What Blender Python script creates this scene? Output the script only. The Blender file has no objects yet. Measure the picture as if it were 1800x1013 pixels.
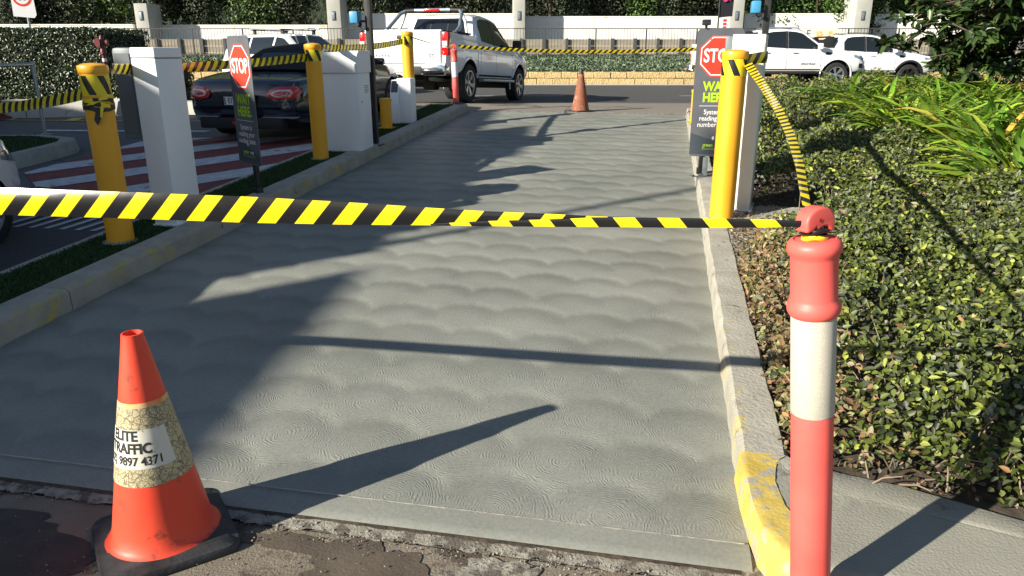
import bpy, bmesh, math, random
import numpy as np
from mathutils import Vector, Matrix
R = math.radians
random.seed(7)
rng = np.random.default_rng(7)
sc = bpy.context.scene
col = sc.collection

# ------------------------------------------------------------------ camera, sky, sun, exposure
EYE = 1.52; PITCH = R(17.6); FPX = 1300.0
cam_d = bpy.data.cameras.new('camera'); cam = bpy.data.objects.new('camera', cam_d); col.objects.link(cam)
cam.location = (0, 0, EYE); cam.rotation_euler = (R(90) - PITCH, 0, 0)
cam_d.sensor_width = 36; cam_d.lens = FPX / 1800 * 36; cam_d.clip_start = 0.05; cam_d.clip_end = 900
sc.camera = cam
SUN_AZ = R(58.0); SUN_EL = R(23.2)       # direction the light travels to, seen from above, from +Y towards +X
w = bpy.data.worlds.new('World'); sc.world = w; w.use_nodes = True
wn = w.node_tree.nodes; wl = w.node_tree.links; wn.clear()
sky = wn.new('ShaderNodeTexSky'); sky.sky_type = 'NISHITA'; sky.sun_disc = False
sky.sun_elevation = SUN_EL; sky.sun_rotation = SUN_AZ + math.pi
sky.air_density = 1.0; sky.dust_density = 0.6; sky.ozone_density = 1.5
bg = wn.new('ShaderNodeBackground'); bg.inputs[1].default_value = 0.06
wo = wn.new('ShaderNodeOutputWorld'); wl.new(sky.outputs[0], bg.inputs[0]); wl.new(bg.outputs[0], wo.inputs[0])
sun_d = bpy.data.lights.new('sun', 'SUN'); sun = bpy.data.objects.new('sun', sun_d); col.objects.link(sun)
sun_d.energy = 5.0; sun_d.angle = R(0.53); sun_d.color = (1.0, 0.93, 0.80)
sd = Vector((math.sin(SUN_AZ) * math.cos(SUN_EL), math.cos(SUN_AZ) * math.cos(SUN_EL), -math.sin(SUN_EL)))
sun.rotation_euler = sd.to_track_quat('-Z', 'Y').to_euler(); sun.location = (-20, -12, 20)
sc.view_settings.view_transform = 'Standard'; sc.view_settings.look = 'None'
sc.view_settings.exposure = 0.98; sc.view_settings.gamma = 1; sc.view_settings.use_curve_mapping = False
sc.render.resolution_x = 1024; sc.render.resolution_y = 576

# ------------------------------------------------------------------ site geometry
AZ = R(11.4)                              # the driveway runs a little to the right of straight ahead
sA, cA = math.sin(AZ), math.cos(AZ)
cp, sp = math.cos(PITCH), math.sin(PITCH)
def ST(s, t): return (s * sA + t * cA, s * cA - t * sA)
def toS(x, y): return x * sA + y * cA
def toT(x, y): return x * cA - y * sA
ROADY = [15.0, 18.0, 24.6, 27.0, 29.0]; ROADZ = [0.57, 0.44, 0.48, 0.43, 0.38]
def G(x, y):
    s = toS(x, y)
    z = min(max(-0.10 + 0.0524 * s, -0.10 + 0.0524 * (y - 2.4), 0.0), 0.57)
    if y > 15: z = float(np.interp(y, ROADY, ROADZ))
    return z
def P(u, v, y):                            # the point at distance y that the survey photo shows at pixel (u, v)
    a = (u - 900) / FPX; b = (506.5 - v) / FPX
    r = Vector((a, cp + b * sp, -sp + b * cp)); k = y / r.y
    return Vector((r.x * k, y, EYE + r.z * k))

# ------------------------------------------------------------------ materials
MATS = {}
def nd(nt, t, **kw):
    n = nt.nodes.new(t)
    for k, v in kw.items(): setattr(n, k, v)
    return n
def mat(name, c, rough=0.6, metal=0.0, c2=None, scale=6.0, mix=0.5, bump=0.0, bscale=None, c3=None, scale3=1.0, thr3=0.58, coat=0.0, spec=0.5, rvar=0.0, detail=6, attr=None, trans=0.0, dist=0.005):
    m = bpy.data.materials.new(name); m.use_nodes = True; nt = m.node_tree
    b = nt.nodes['Principled BSDF']; L = nt.links
    b.inputs['Roughness'].default_value = rough; b.inputs['Metallic'].default_value = metal
    b.inputs['Coat Weight'].default_value = coat; b.inputs['Coat Roughness'].default_value = 0.06
    b.inputs['Specular IOR Level'].default_value = spec
    b.inputs['Base Color'].default_value = (*c, 1)
    tc = nd(nt, 'ShaderNodeTexCoord'); src = None
    no = nd(nt, 'ShaderNodeTexNoise'); no.inputs['Scale'].default_value = scale; no.inputs['Detail'].default_value = detail
    L.new(tc.outputs['Object'], no.inputs['Vector'])
    if c2:
        r = nd(nt, 'ShaderNodeValToRGB'); r.color_ramp.elements[0].position = 0.5 - mix * 0.35; r.color_ramp.elements[1].position = 0.5 + mix * 0.35
        r.color_ramp.elements[0].color = (*c, 1); r.color_ramp.elements[1].color = (*c2, 1)
        L.new(no.outputs['Fac'], r.inputs[0]); src = r.outputs[0]
    if c3:
        n3 = nd(nt, 'ShaderNodeTexNoise'); n3.inputs['Scale'].default_value = scale3; n3.inputs['Detail'].default_value = 8; n3.inputs['Roughness'].default_value = 0.65
        L.new(tc.outputs['Object'], n3.inputs['Vector'])
        r3 = nd(nt, 'ShaderNodeValToRGB'); r3.color_ramp.elements[0].position = thr3; r3.color_ramp.elements[1].position = thr3 + 0.06
        L.new(n3.outputs['Fac'], r3.inputs[0])
        mx = nd(nt, 'ShaderNodeMix', data_type='RGBA'); L.new(r3.outputs[0], mx.inputs[0])
        if src: L.new(src, mx.inputs[6])
        else: mx.inputs[6].default_value = (*c, 1)
        mx.inputs[7].default_value = (*c3, 1); src = mx.outputs[2]
    if attr:
        at = nd(nt, 'ShaderNodeAttribute', attribute_name='tint'); 
        src = at.outputs['Color']
    if src: L.new(src, b.inputs['Base Color'])
    if rvar:
        mr = nd(nt, 'ShaderNodeMapRange'); mr.inputs[3].default_value = rough - rvar; mr.inputs[4].default_value = rough + rvar
        L.new(no.outputs['Fac'], mr.inputs[0]); L.new(mr.outputs[0], b.inputs['Roughness'])
    if bump:
        nb = nd(nt, 'ShaderNodeTexNoise'); nb.inputs['Scale'].default_value = bscale or scale * 6; nb.inputs['Detail'].default_value = 6
        L.new(tc.outputs['Object'], nb.inputs['Vector'])
        bp = nd(nt, 'ShaderNodeBump'); bp.inputs['Strength'].default_value = bump; bp.inputs['Distance'].default_value = dist
        L.new(nb.outputs['Fac'], bp.inputs['Height']); L.new(bp.outputs[0], b.inputs['Normal'])
    if trans:
        tr = nd(nt, 'ShaderNodeBsdfTranslucent'); ms = nd(nt, 'ShaderNodeMixShader'); ms.inputs[0].default_value = trans
        if src: L.new(src, tr.inputs[0])
        out = nt.nodes['Material Output']
        L.new(b.outputs[0], ms.inputs[1]); L.new(tr.outputs[0], ms.inputs[2]); L.new(ms.outputs[0], out.inputs[0])
    MATS[name] = m
    return m
M = MATS
mat('asphalt', (.045, .047, .05), .85, c2=(.07, .07, .072), scale=40, bump=.6, bscale=160, c3=(.10, .095, .085), scale3=.7, thr3=.62)
mat('street_asphalt', (.055, .055, .056), .8, c2=(.085, .084, .08), scale=25, bump=.5, bscale=120)
mat('old_asphalt', (.15, .125, .092), .9, c2=(.25, .21, .16), scale=5, mix=.9, bump=.8, bscale=110, c3=(.085, .066, .048), scale3=3.4, thr3=.56)
mat('apron', (.17, .14, .11), .9, c2=(.27, .24, .20), scale=60, mix=.8, bump=.5, bscale=150, c3=(.10, .085, .07), scale3=.8, thr3=.57)
mat('kerb', (.26, .245, .20), .9, c2=(.42, .40, .335), scale=7, mix=.9, bump=1.0, bscale=60, c3=(.14, .13, .11), scale3=9, thr3=.62)
mat('footpath', (.22, .215, .175), .9, c2=(.30, .29, .24), scale=4, mix=.9, bump=.6, bscale=110, c3=(.16, .155, .14), scale3=6, thr3=.62)
mat('pale_concrete', (.38, .36, .31), .9, c2=(.50, .48, .42), scale=4, mix=.8, bump=.4, bscale=60, c3=(.25, .235, .2), scale3=5, thr3=.62)
mat('yellow_paint', (.46, .33, .06), .8, c2=(.60, .46, .12), scale=11, bump=.5, bscale=70, c3=(.34, .31, .24), scale3=15, thr3=.525)
mat('white_paint', (.42, .43, .44), .8, c2=(.55, .56, .57), scale=9, bump=.4, bscale=120, c3=(.16, .15, .15), scale3=7, thr3=.60)
mat('red_paint', (.17, .035, .035), .85, c2=(.23, .06, .055), scale=9, bump=.4, bscale=120, c3=(.07, .045, .045), scale3=6, thr3=.60)
mat('dark_stain', (.075, .058, .043), .9, c2=(.12, .095, .068), scale=7, bump=.5, bscale=90)
mat('mortar', (.19, .175, .14), .95, c2=(.36, .34, .28), scale=22, bump=1.0, bscale=90, c3=(.12, .10, .08), scale3=12, thr3=.50)
mat('soil', (.035, .026, .018), .95, c2=(.09, .07, .05), scale=18, bump=1.0, bscale=50)
mat('turf_base', (.02, .035, .015), .95, c2=(.03, .05, .02), scale=30)
mat('turf', (.03, .07, .02), .7, attr=1, spec=.3)
mat('yellow_steel', (.78, .36, .015), .42, c2=(.84, .41, .025), scale=3, c3=(.30, .14, .03), scale3=11, thr3=.70, bump=.05, bscale=30)
mat('black_film', (.012, .012, .013), .35)
mat('yellow_film', (.80, .62, .02), .35)
mat('lot_surface', (.085, .086, .085), .85, c2=(.115, .114, .11), scale=30, bump=.6, bscale=140, c3=(.06, .06, .06), scale3=.9, thr3=.56)
mat('wet_dimmed_stain', (.030, .027, .025), .7, c2=(.06, .05, .04), scale=9, bump=.6, bscale=110)  # wet ground, darkened further to swallow the cone's red bounced light
mat('white_steel', (.78, .80, .82), .45, c2=(.82, .84, .85), scale=3, c3=(.36, .35, .33), scale3=7, thr3=.72)
mat('seam', (.10, .11, .12), .6)
mat('cream_steel', (.68, .68, .62), .45, c2=(.74, .74, .68), scale=3)
mat('grey_plastic', (.11, .14, .15), .5, c2=(.14, .17, .18), scale=4)
mat('black_metal', (.012, .012, .013), .45, c2=(.03, .03, .03), scale=8)
mat('sign_grey', (.10, .105, .12), .42, c2=(.125, .13, .145), scale=5, spec=.5)
mat('sign_dark', (.055, .07, .085), .42)
mat('sign_red', (.72, .05, .025), .45)
mat('sign_white', (.80, .80, .80), .5)
mat('sign_lime', (.45, .70, .01), .5)
mat('coral_plastic', (.84, .105, .085), .48, c2=(.88, .135, .11), scale=5, c3=(.55, .07, .06), scale3=26, thr3=.70, bump=.10, bscale=22, rvar=.1)
mat('cone_orange', (.78, .052, .022), .5, c2=(.84, .085, .035), scale=4, mix=.8, c3=(.32, .05, .03), scale3=9, thr3=.60, bump=.15, bscale=25)
mat('cone_black', (.014, .015, .017), .6, c2=(.05, .05, .05), scale=12, bump=.3)
mat('dirty_cone', (.32, .09, .04), .75, c2=(.16, .07, .04), scale=12, mix=.7, c3=(.42, .22, .14), scale3=8, thr3=.56, bump=.5)
mat('print_black', (.015, .015, .015), .6)
mat('label_white', (.72, .70, .62), .6, c2=(.60, .57, .48), scale=9, c3=(.25, .22, .16), scale3=22, thr3=.63)
mat('galvanised', (.28, .34, .38), .38, metal=.7, c2=(.40, .45, .48), scale=18, rvar=.08)
mat('car_white', (.78, .79, .79), .28, coat=.8)
mat('car_navy', (.006, .010, .024), .14, coat=1.0)
mat('car_glass', (.012, .016, .018), .06, spec=.7, coat=.3)
mat('soft_top', (.008, .008, .009), .9, bump=.2, bscale=200)
mat('trim_black', (.014, .014, .015), .6)
mat('rubber', (.018, .018, .018), .85, bump=.3, bscale=60)
mat('alloy', (.55, .56, .57), .3, metal=.85)
mat('dark_alloy', (.05, .05, .055), .3, metal=.7)
mat('chrome', (.75, .76, .77), .12, metal=1.0)
mat('light_red', (.55, .008, .008), .12, coat=1.0)
mat('light_amber', (.75, .22, .08), .2, coat=1.0)
mat('light_clear', (.70, .66, .64), .12, coat=1.0)
mat('headlamp', (.16, .21, .24), .1, coat=1.0)
mat('plate_white', (.74, .74, .70), .5)
mat('blue_plastic', (.05, .26, .46), .45)
mat('white_wall', (.78, .75, .66), .85, c2=(.84, .82, .75), scale=.7, mix=.9, bump=.15, bscale=20, c3=(.60, .56, .45), scale3=1.3, thr3=.62)
mat('pylon', (.36, .36, .32), .85, c2=(.43, .43, .39), scale=2, bump=.2, bscale=30)
mat('sandstone', (.42, .30, .13), .9, c2=(.58, .44, .22), scale=5, mix=.9, bump=.9, bscale=16, dist=.05)
mat('sleeper', (.20, .17, .12), .9, c2=(.36, .32, .25), scale=3, mix=.9, bump=.5, bscale=20)
mat('fence_steel', (.05, .05, .05), .5)
mat('post_steel', (.07, .07, .07), .6)
mat('banner_cloth', (.60, .60, .60), .8)
mat('poster_orange', (.75, .26, .06), .7, c2=(.80, .66, .35), scale=14, mix=.4)
mat('poster_cream', (.78, .70, .50), .7)
mat('flag_black', (.015, .015, .02), .7)
mat('pink_print', (.85, .03, .20), .6)
mat('hydrant_red', (.13, .018, .02), .45, c3=(.2, .1, .08), scale3=8, thr3=.65)
mat('building_cream', (.40, .38, .33), .9, c2=(.46, .44, .39), scale=1.5)
mat('dark_backdrop', (.018, .026, .012), .95, c2=(.03, .045, .02), scale=2, bump=1.0, bscale=3, dist=.5)
mat('leaf', (.05, .09, .02), .50, attr=1, spec=.5, trans=.18)
mat('leaf_gloss', (.03, .06, .02), .36, attr=1, spec=.6, trans=.08)
mat('leaf_far', (.03, .05, .015), .5, attr=1, spec=.4, trans=.1)
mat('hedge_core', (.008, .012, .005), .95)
mat('bark', (.05, .038, .028), .9, c2=(.11, .085, .06), scale=10, bump=.8, bscale=40)
mat('dry_twig', (.22, .17, .12), .9)

def tape_mat():
    m = bpy.data.materials.new('hazard_tape'); m.use_nodes = True; nt = m.node_tree; L = nt.links
    b = nt.nodes['Principled BSDF']; b.inputs['Roughness'].default_value = .24; b.inputs['Coat Weight'].default_value = .3
    uv = nd(nt, 'ShaderNodeUVMap', uv_map='UVMap'); sx = nd(nt, 'ShaderNodeSeparateXYZ'); L.new(uv.outputs[0], sx.inputs[0])
    k = nd(nt, 'ShaderNodeMath', operation='MULTIPLY'); k.inputs[1].default_value = 0.55; L.new(sx.outputs[1], k.inputs[0])
    a = nd(nt, 'ShaderNodeMath', operation='ADD'); L.new(sx.outputs[0], a.inputs[0]); L.new(k.outputs[0], a.inputs[1])
    f = nd(nt, 'ShaderNodeMath', operation='FRACT'); L.new(a.outputs[0], f.inputs[0])
    g = nd(nt, 'ShaderNodeMath', operation='GREATER_THAN'); g.inputs[1].default_value = .5; L.new(f.outputs[0], g.inputs[0])
    mx = nd(nt, 'ShaderNodeMix', data_type='RGBA'); L.new(g.outputs[0], mx.inputs[0])
    mx.inputs[6].default_value = (.012, .012, .013, 1); mx.inputs[7].default_value = (.84, .66, .012, 1)
    L.new(mx.outputs[2], b.inputs['Base Color'])
    tc = nd(nt, 'ShaderNodeTexCoord'); nb = nd(nt, 'ShaderNodeTexNoise'); nb.inputs['Scale'].default_value = 9
    L.new(tc.outputs['Object'], nb.inputs['Vector']); bp = nd(nt, 'ShaderNodeBump'); bp.inputs['Strength'].default_value = .25; bp.inputs['Distance'].default_value = .01
    L.new(nb.outputs[0], bp.inputs['Height']); L.new(bp.outputs[0], b.inputs['Normal'])
    tr = nd(nt, 'ShaderNodeBsdfTranslucent'); ms = nd(nt, 'ShaderNodeMixShader'); ms.inputs[0].default_value = .12
    L.new(mx.outputs[2], tr.inputs[0]); L.new(b.outputs[0], ms.inputs[1]); L.new(tr.outputs[0], ms.inputs[2])
    L.new(ms.outputs[0], nt.nodes['Material Output'].inputs[0])
    M['tape'] = m
tape_mat()
def crazed_mat():                          # old reflective sleeve, yellowed and crazed into plates
    m = mat('crazed_sleeve', (.50, .46, .30), .55); nt = m.node_tree; L = nt.links; b = nt.nodes['Principled BSDF']
    tc = nd(nt, 'ShaderNodeTexCoord'); no = nd(nt, 'ShaderNodeTexNoise'); no.inputs['Scale'].default_value = 14
    L.new(tc.outputs['Object'], no.inputs['Vector'])
    mxv = nd(nt, 'ShaderNodeMix', data_type='VECTOR'); mxv.inputs[0].default_value = .035
    L.new(tc.outputs['Object'], mxv.inputs[4]); L.new(no.outputs['Color'], mxv.inputs[5])
    fs = []
    for scl, th in ((52, .050), (120, .06)):
        v = nd(nt, 'ShaderNodeTexVoronoi', feature='DISTANCE_TO_EDGE'); v.inputs['Scale'].default_value = scl
        L.new(mxv.outputs[1], v.inputs['Vector'])
        lt = nd(nt, 'ShaderNodeMath', operation='LESS_THAN'); lt.inputs[1].default_value = th; L.new(v.outputs[0], lt.inputs[0]); fs.append(lt)
    n2 = nd(nt, 'ShaderNodeTexNoise'); n2.inputs['Scale'].default_value = 12; L.new(tc.outputs['Object'], n2.inputs['Vector'])
    g2 = nd(nt, 'ShaderNodeMath', operation='GREATER_THAN'); g2.inputs[1].default_value = .5; L.new(n2.outputs[0], g2.inputs[0])
    m2 = nd(nt, 'ShaderNodeMath', operation='MULTIPLY'); L.new(g2.outputs[0], m2.inputs[0]); L.new(fs[1].outputs[0], m2.inputs[1])
    ad = nd(nt, 'ShaderNodeMath', operation='MAXIMUM'); L.new(fs[0].outputs[0], ad.inputs[0]); L.new(m2.outputs[0], ad.inputs[1])
    mx = nd(nt, 'ShaderNodeMix', data_type='RGBA'); L.new(ad.outputs[0], mx.inputs[0])
    mx.inputs[6].default_value = (.50, .45, .27, 1); mx.inputs[7].default_value = (.20, .15, .09, 1)
    L.new(mx.outputs[2], b.inputs['Base Color'])
crazed_mat()
def mesh_band_mat():                       # retroreflective honeycomb band
    m = mat('honeycomb_band', (.60, .56, .46), .5); nt = m.node_tree; L = nt.links; b = nt.nodes['Principled BSDF']
    tc = nd(nt, 'ShaderNodeTexCoord'); v = nd(nt, 'ShaderNodeTexVoronoi', feature='DISTANCE_TO_EDGE'); v.inputs['Scale'].default_value = 200; v.inputs['Randomness'].default_value = .8
    L.new(tc.outputs['Object'], v.inputs['Vector'])
    r = nd(nt, 'ShaderNodeValToRGB'); r.color_ramp.elements[0].position = .04; r.color_ramp.elements[1].position = .16
    r.color_ramp.elements[0].color = (.66, .62, .52, 1); r.color_ramp.elements[1].color = (.56, .52, .42, 1)
    L.new(v.outputs[0], r.inputs[0])
    n = nd(nt, 'ShaderNodeTexNoise'); n.inputs['Scale'].default_value = 6; L.new(tc.outputs['Object'], n.inputs['Vector'])
    mx = nd(nt, 'ShaderNodeMix', data_type='RGBA', blend_type='MULTIPLY'); mx.inputs[0].default_value = .35; L.new(r.outputs[0], mx.inputs[6]); L.new(n.outputs['Fac'], mx.inputs[7])
    L.new(mx.outputs[2], b.inputs['Base Color'])
mesh_band_mat()
def swirl_mat():                           # broom/trowel-swirled fresh concrete: grooves follow the fan each face belongs to
    m = bpy.data.materials.new('fresh_concrete'); m.use_nodes = True; nt = m.node_tree; L = nt.links
    b = nt.nodes['Principled BSDF']; b.inputs['Roughness'].default_value = .62
    tc = nd(nt, 'ShaderNodeTexCoord'); at = nd(nt, 'ShaderNodeAttribute', attribute_name='fan')
    nz = nd(nt, 'ShaderNodeTexNoise'); nz.inputs['Scale'].default_value = 12; nz.inputs['Detail'].default_value = 4; nz.inputs['Roughness'].default_value = .55
    L.new(tc.outputs['Object'], nz.inputs['Vector'])
    ln = nd(nt, 'ShaderNodeVectorMath', operation='LENGTH'); L.new(at.outputs['Vector'], ln.inputs[0])
    nm = nd(nt, 'ShaderNodeMath', operation='MULTIPLY'); nm.inputs[1].default_value = .07; L.new(nz.outputs['Fac'], nm.inputs[0])
    rr = nd(nt, 'ShaderNodeMath', operation='ADD'); L.new(ln.outputs['Value'], rr.inputs[0]); L.new(nm.outputs[0], rr.inputs[1])
    fr = nd(nt, 'ShaderNodeMath', operation='MULTIPLY'); fr.inputs[1].default_value = 2 * math.pi / .0125; L.new(rr.outputs[0], fr.inputs[0])
    sn = nd(nt, 'ShaderNodeMath', operation='SINE'); L.new(fr.outputs[0], sn.inputs[0])
    n2 = nd(nt, 'ShaderNodeTexNoise'); n2.inputs['Scale'].default_value = 28; n2.inputs['Detail'].default_value = 3; L.new(tc.outputs['Object'], n2.inputs['Vector'])
    mr = nd(nt, 'ShaderNodeMapRange'); mr.inputs[1].default_value = .40; mr.inputs[2].default_value = .66; L.new(n2.outputs[0], mr.inputs[0])
    mm = nd(nt, 'ShaderNodeMath', operation='MULTIPLY'); L.new(sn.outputs[0], mm.inputs[0]); L.new(mr.outputs[0], mm.inputs[1])
    sm = nd(nt, 'ShaderNodeAttribute', attribute_name='swirl'); mw = nd(nt, 'ShaderNodeMath', operation='MULTIPLY'); L.new(mm.outputs[0], mw.inputs[0]); L.new(sm.outputs['Fac'], mw.inputs[1])
    nf = nd(nt, 'ShaderNodeTexNoise'); nf.inputs['Scale'].default_value = 120; nf.inputs['Detail'].default_value = 4; L.new(tc.outputs['Object'], nf.inputs['Vector'])
    hf = nd(nt, 'ShaderNodeMath', operation='MULTIPLY_ADD'); hf.inputs[1].default_value = .8; L.new(nf.outputs[0], hf.inputs[0]); L.new(mw.outputs[0], hf.inputs[2])
    bp = nd(nt, 'ShaderNodeBump'); bp.inputs['Strength'].default_value = .46; bp.inputs['Distance'].default_value = .0015
    L.new(hf.outputs[0], bp.inputs['Height']); L.new(bp.outputs[0], b.inputs['Normal'])
    nc = nd(nt, 'ShaderNodeTexNoise'); nc.inputs['Scale'].default_value = 1.3; nc.inputs['Detail'].default_value = 7; L.new(tc.outputs['Object'], nc.inputs['Vector'])
    cr = nd(nt, 'ShaderNodeValToRGB'); cr.color_ramp.elements[0].position = .35; cr.color_ramp.elements[1].position = .68
    cr.color_ramp.elements[0].color = (.200, .206, .177, 1); cr.color_ramp.elements[1].color = (.266, .271, .236, 1)
    L.new(nc.outputs[0], cr.inputs[0])
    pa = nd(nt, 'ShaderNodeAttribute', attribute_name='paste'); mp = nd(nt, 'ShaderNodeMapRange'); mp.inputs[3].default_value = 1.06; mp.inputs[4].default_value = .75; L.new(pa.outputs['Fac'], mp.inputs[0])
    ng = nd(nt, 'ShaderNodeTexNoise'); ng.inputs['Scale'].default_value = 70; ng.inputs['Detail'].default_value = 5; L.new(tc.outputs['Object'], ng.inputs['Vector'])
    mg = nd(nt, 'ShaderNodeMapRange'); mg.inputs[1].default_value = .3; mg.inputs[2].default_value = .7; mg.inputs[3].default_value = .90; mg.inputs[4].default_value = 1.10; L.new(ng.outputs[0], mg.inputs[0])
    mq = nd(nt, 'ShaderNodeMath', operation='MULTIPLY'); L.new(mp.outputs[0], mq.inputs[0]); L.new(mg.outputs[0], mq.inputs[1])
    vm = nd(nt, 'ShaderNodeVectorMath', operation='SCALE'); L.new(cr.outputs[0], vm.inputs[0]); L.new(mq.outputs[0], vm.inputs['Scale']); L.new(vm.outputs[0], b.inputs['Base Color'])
    M['fresh'] = m
swirl_mat()

# ------------------------------------------------------------------ builders
def tag(o, label=None, cat=None, group=None, kind=None):
    if label: o['label'] = label
    if cat: o['category'] = cat
    if group: o['group'] = group
    if kind: o['kind'] = kind
    return o
def thing(name, label, cat, loc=(0, 0, 0), rz=0.0, group=None, rx=0.0):
    o = bpy.data.objects.new(name, None); col.objects.link(o); o.empty_display_size = .1
    o.location = loc; o.rotation_euler = (rx, 0, rz)
    return tag(o, label, cat, group)
class MB:
    def __init__(s): s.v = []; s.f = []
    def add(s, vs, fs):
        k = len(s.v); s.v += [tuple(v) for v in vs]; s.f += [tuple(i + k for i in f) for f in fs]; return s
    def box(s, c, d, m=None):
        hx, hy, hz = d[0] / 2, d[1] / 2, d[2] / 2
        vs = [Vector((x * hx, y * hy, z * hz)) for z in (-1, 1) for y in (-1, 1) for x in (-1, 1)]
        if m is not None: vs = [m @ v for v in vs]
        vs = [v + Vector(c) for v in vs]
        return s.add(vs, [(0, 2, 3, 1), (4, 5, 7, 6), (0, 1, 5, 4), (2, 6, 7, 3), (0, 4, 6, 2), (1, 3, 7, 5)])
    def lathe(s, prof, n=32, c=(0, 0, 0), axis='z', cap=True):
        k = len(s.v); vs = []; fs = []
        for r, z in prof:
            for i in range(n):
                a = 2 * math.pi * i / n; x, y = r * math.cos(a), r * math.sin(a)
                p = (x, y, z) if axis == 'z' else ((z, x, y) if axis == 'x' else (x, z, y))
                vs.append((p[0] + c[0], p[1] + c[1], p[2] + c[2]))
        for j in range(len(prof) - 1):
            for i in range(n):
                i2 = (i + 1) % n; fs.append((j * n + i, j * n + i2, (j + 1) * n + i2, (j + 1) * n + i))
        if cap:
            if prof[0][0] > 1e-4: fs.append(tuple(range(n))[::-1])
            if prof[-1][0] > 1e-4: fs.append(tuple((len(prof) - 1) * n + i for i in range(n)))
        return s.add(vs, fs)
    def tube(s, pts, r, n=8, closed=False):
        pts = [Vector(p) for p in pts]; rs = r if isinstance(r, (list, tuple)) else [r] * len(pts)
        k = 0; vs = []; fs = []; up = Vector((0, 0, 1))
        t0 = (pts[1] - pts[0]).normalized(); a = t0.cross(up)
        if a.length < .05: a = t0.cross(Vector((1, 0, 0)))
        a.normalize()
        for i, p in enumerate(pts):
            t = (pts[min(i + 1, len(pts) - 1)] - pts[max(i - 1, 0)]).normalized()
            a = (a - t * a.dot(t)).normalized(); b = t.cross(a)
            for j in range(n):
                q = 2 * math.pi * j / n; vs.append(p + (a * math.cos(q) + b * math.sin(q)) * rs[i])
        for i in range(len(pts) - 1):
            for j in range(n):
                j2 = (j + 1) % n; fs.append((i * n + j, i * n + j2, (i + 1) * n + j2, (i + 1) * n + j))
        fs.append(tuple(range(n))[::-1]); fs.append(tuple((len(pts) - 1) * n + j for j in range(n)))
        return s.add(vs, fs)
    def prism(s, poly, z0, z1, f=None):       # poly in xy, extruded in z; f maps the finished vertices
        n = len(poly); vs = [(x, y, z0) for x, y in poly] + [(x, y, z1) for x, y in poly]
        if f: vs = [f(*v) for v in vs]
        fs = [tuple(range(n))[::-1], tuple(range(n, 2 * n))] + [(i, (i + 1) % n, n + (i + 1) % n, n + i) for i in range(n)]
        return s.add(vs, fs)
    def build(s, name, m, parent=None, smooth=None, bevel=0, segs=2):
        me = bpy.data.meshes.new(name); me.from_pydata([tuple(v) for v in s.v], [], s.f); me.update()
        if bevel:
            bm = bmesh.new(); bm.from_mesh(me); bmesh.ops.recalc_face_normals(bm, faces=bm.faces)
            es = [e for e in bm.edges if e.is_manifold and e.calc_face_angle(0) > .5]
            bmesh.ops.bevel(bm, geom=es, offset=bevel, segments=segs, affect='EDGES', profile=.6); bm.to_mesh(me); bm.free()
            if smooth is None: smooth = 40
        if smooth is not None:
            me.polygons.foreach_set('use_smooth', [True] * len(me.polygons)); me.set_sharp_from_angle(angle=R(smooth))
        me.materials.append(M[m] if isinstance(m, str) else m)
        o = bpy.data.objects.new(name, me); col.objects.link(o)
        if parent: o.parent = parent
        return o
def box(name, c, d, m, parent=None, bevel=0, mt=None, smooth=None): return MB().box(c, d, mt).build(name, m, parent, smooth, bevel)
def grid(name, fn, us, vs, m, parent=None, smooth=60, uv=None):
    nu, nv = len(us), len(vs); V = [fn(u, v) for v in vs for u in us]
    F = [(j * nu + i, j * nu + i + 1, (j + 1) * nu + i + 1, (j + 1) * nu + i) for j in range(nv - 1) for i in range(nu - 1)]
    return MB().add(V, F).build(name, m, parent, smooth)
def copy_tree(o, parent=None):
    c = o.copy(); col.objects.link(c)
    if parent: c.parent = parent
    for ch in list(o.children): copy_tree(ch, c)
    return c
TXT = {}
def text(s, size=1.0, align='CENTER', bold=0.0, space=1.0):
    cu = bpy.data.curves.new('lettering', 'FONT'); cu.body = s; cu.size = size; cu.align_x = align; cu.align_y = 'CENTER'; cu.offset = bold; cu.resolution_u = 4; cu.space_character = space
    o = bpy.data.objects.new('lettering', cu); col.objects.link(o); dg = bpy.context.evaluated_depsgraph_get(); dg.update()
    me = bpy.data.meshes.new_from_object(o.evaluated_get(dg)); vs = [v.co.copy() for v in me.vertices]; fs = [tuple(p.vertices) for p in me.polygons]
    bpy.data.objects.remove(o); bpy.data.curves.remove(cu); bpy.data.meshes.remove(me)
    return vs, fs
def lettering(name, s, size, f, m, parent, align='CENTER', bold=0.0, sx=1.0, space=1.0, sub=0):
    vs, fs = text(s, size, align, bold, space)
    if sub:                                # cut finely so that the print can follow a curved surface
        bm = bmesh.new(); bv = [bm.verts.new(v) for v in vs]
        for q in fs:
            try: bm.faces.new([bv[i] for i in q])
            except ValueError: pass
        bmesh.ops.triangulate(bm, faces=bm.faces)
        for _ in range(sub): bmesh.ops.subdivide_edges(bm, edges=[e for e in bm.edges if e.calc_length() > size * .12], cuts=1)
        bmesh.ops.triangulate(bm, faces=bm.faces)
        bm.verts.index_update(); vs = [v.co.copy() for v in bm.verts]; fs = [tuple(v.index for v in q.verts) for q in bm.faces]; bm.free()
    return MB().add([f(v.x * sx, v.y) for v in vs], fs).build(name, m, parent)

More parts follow.
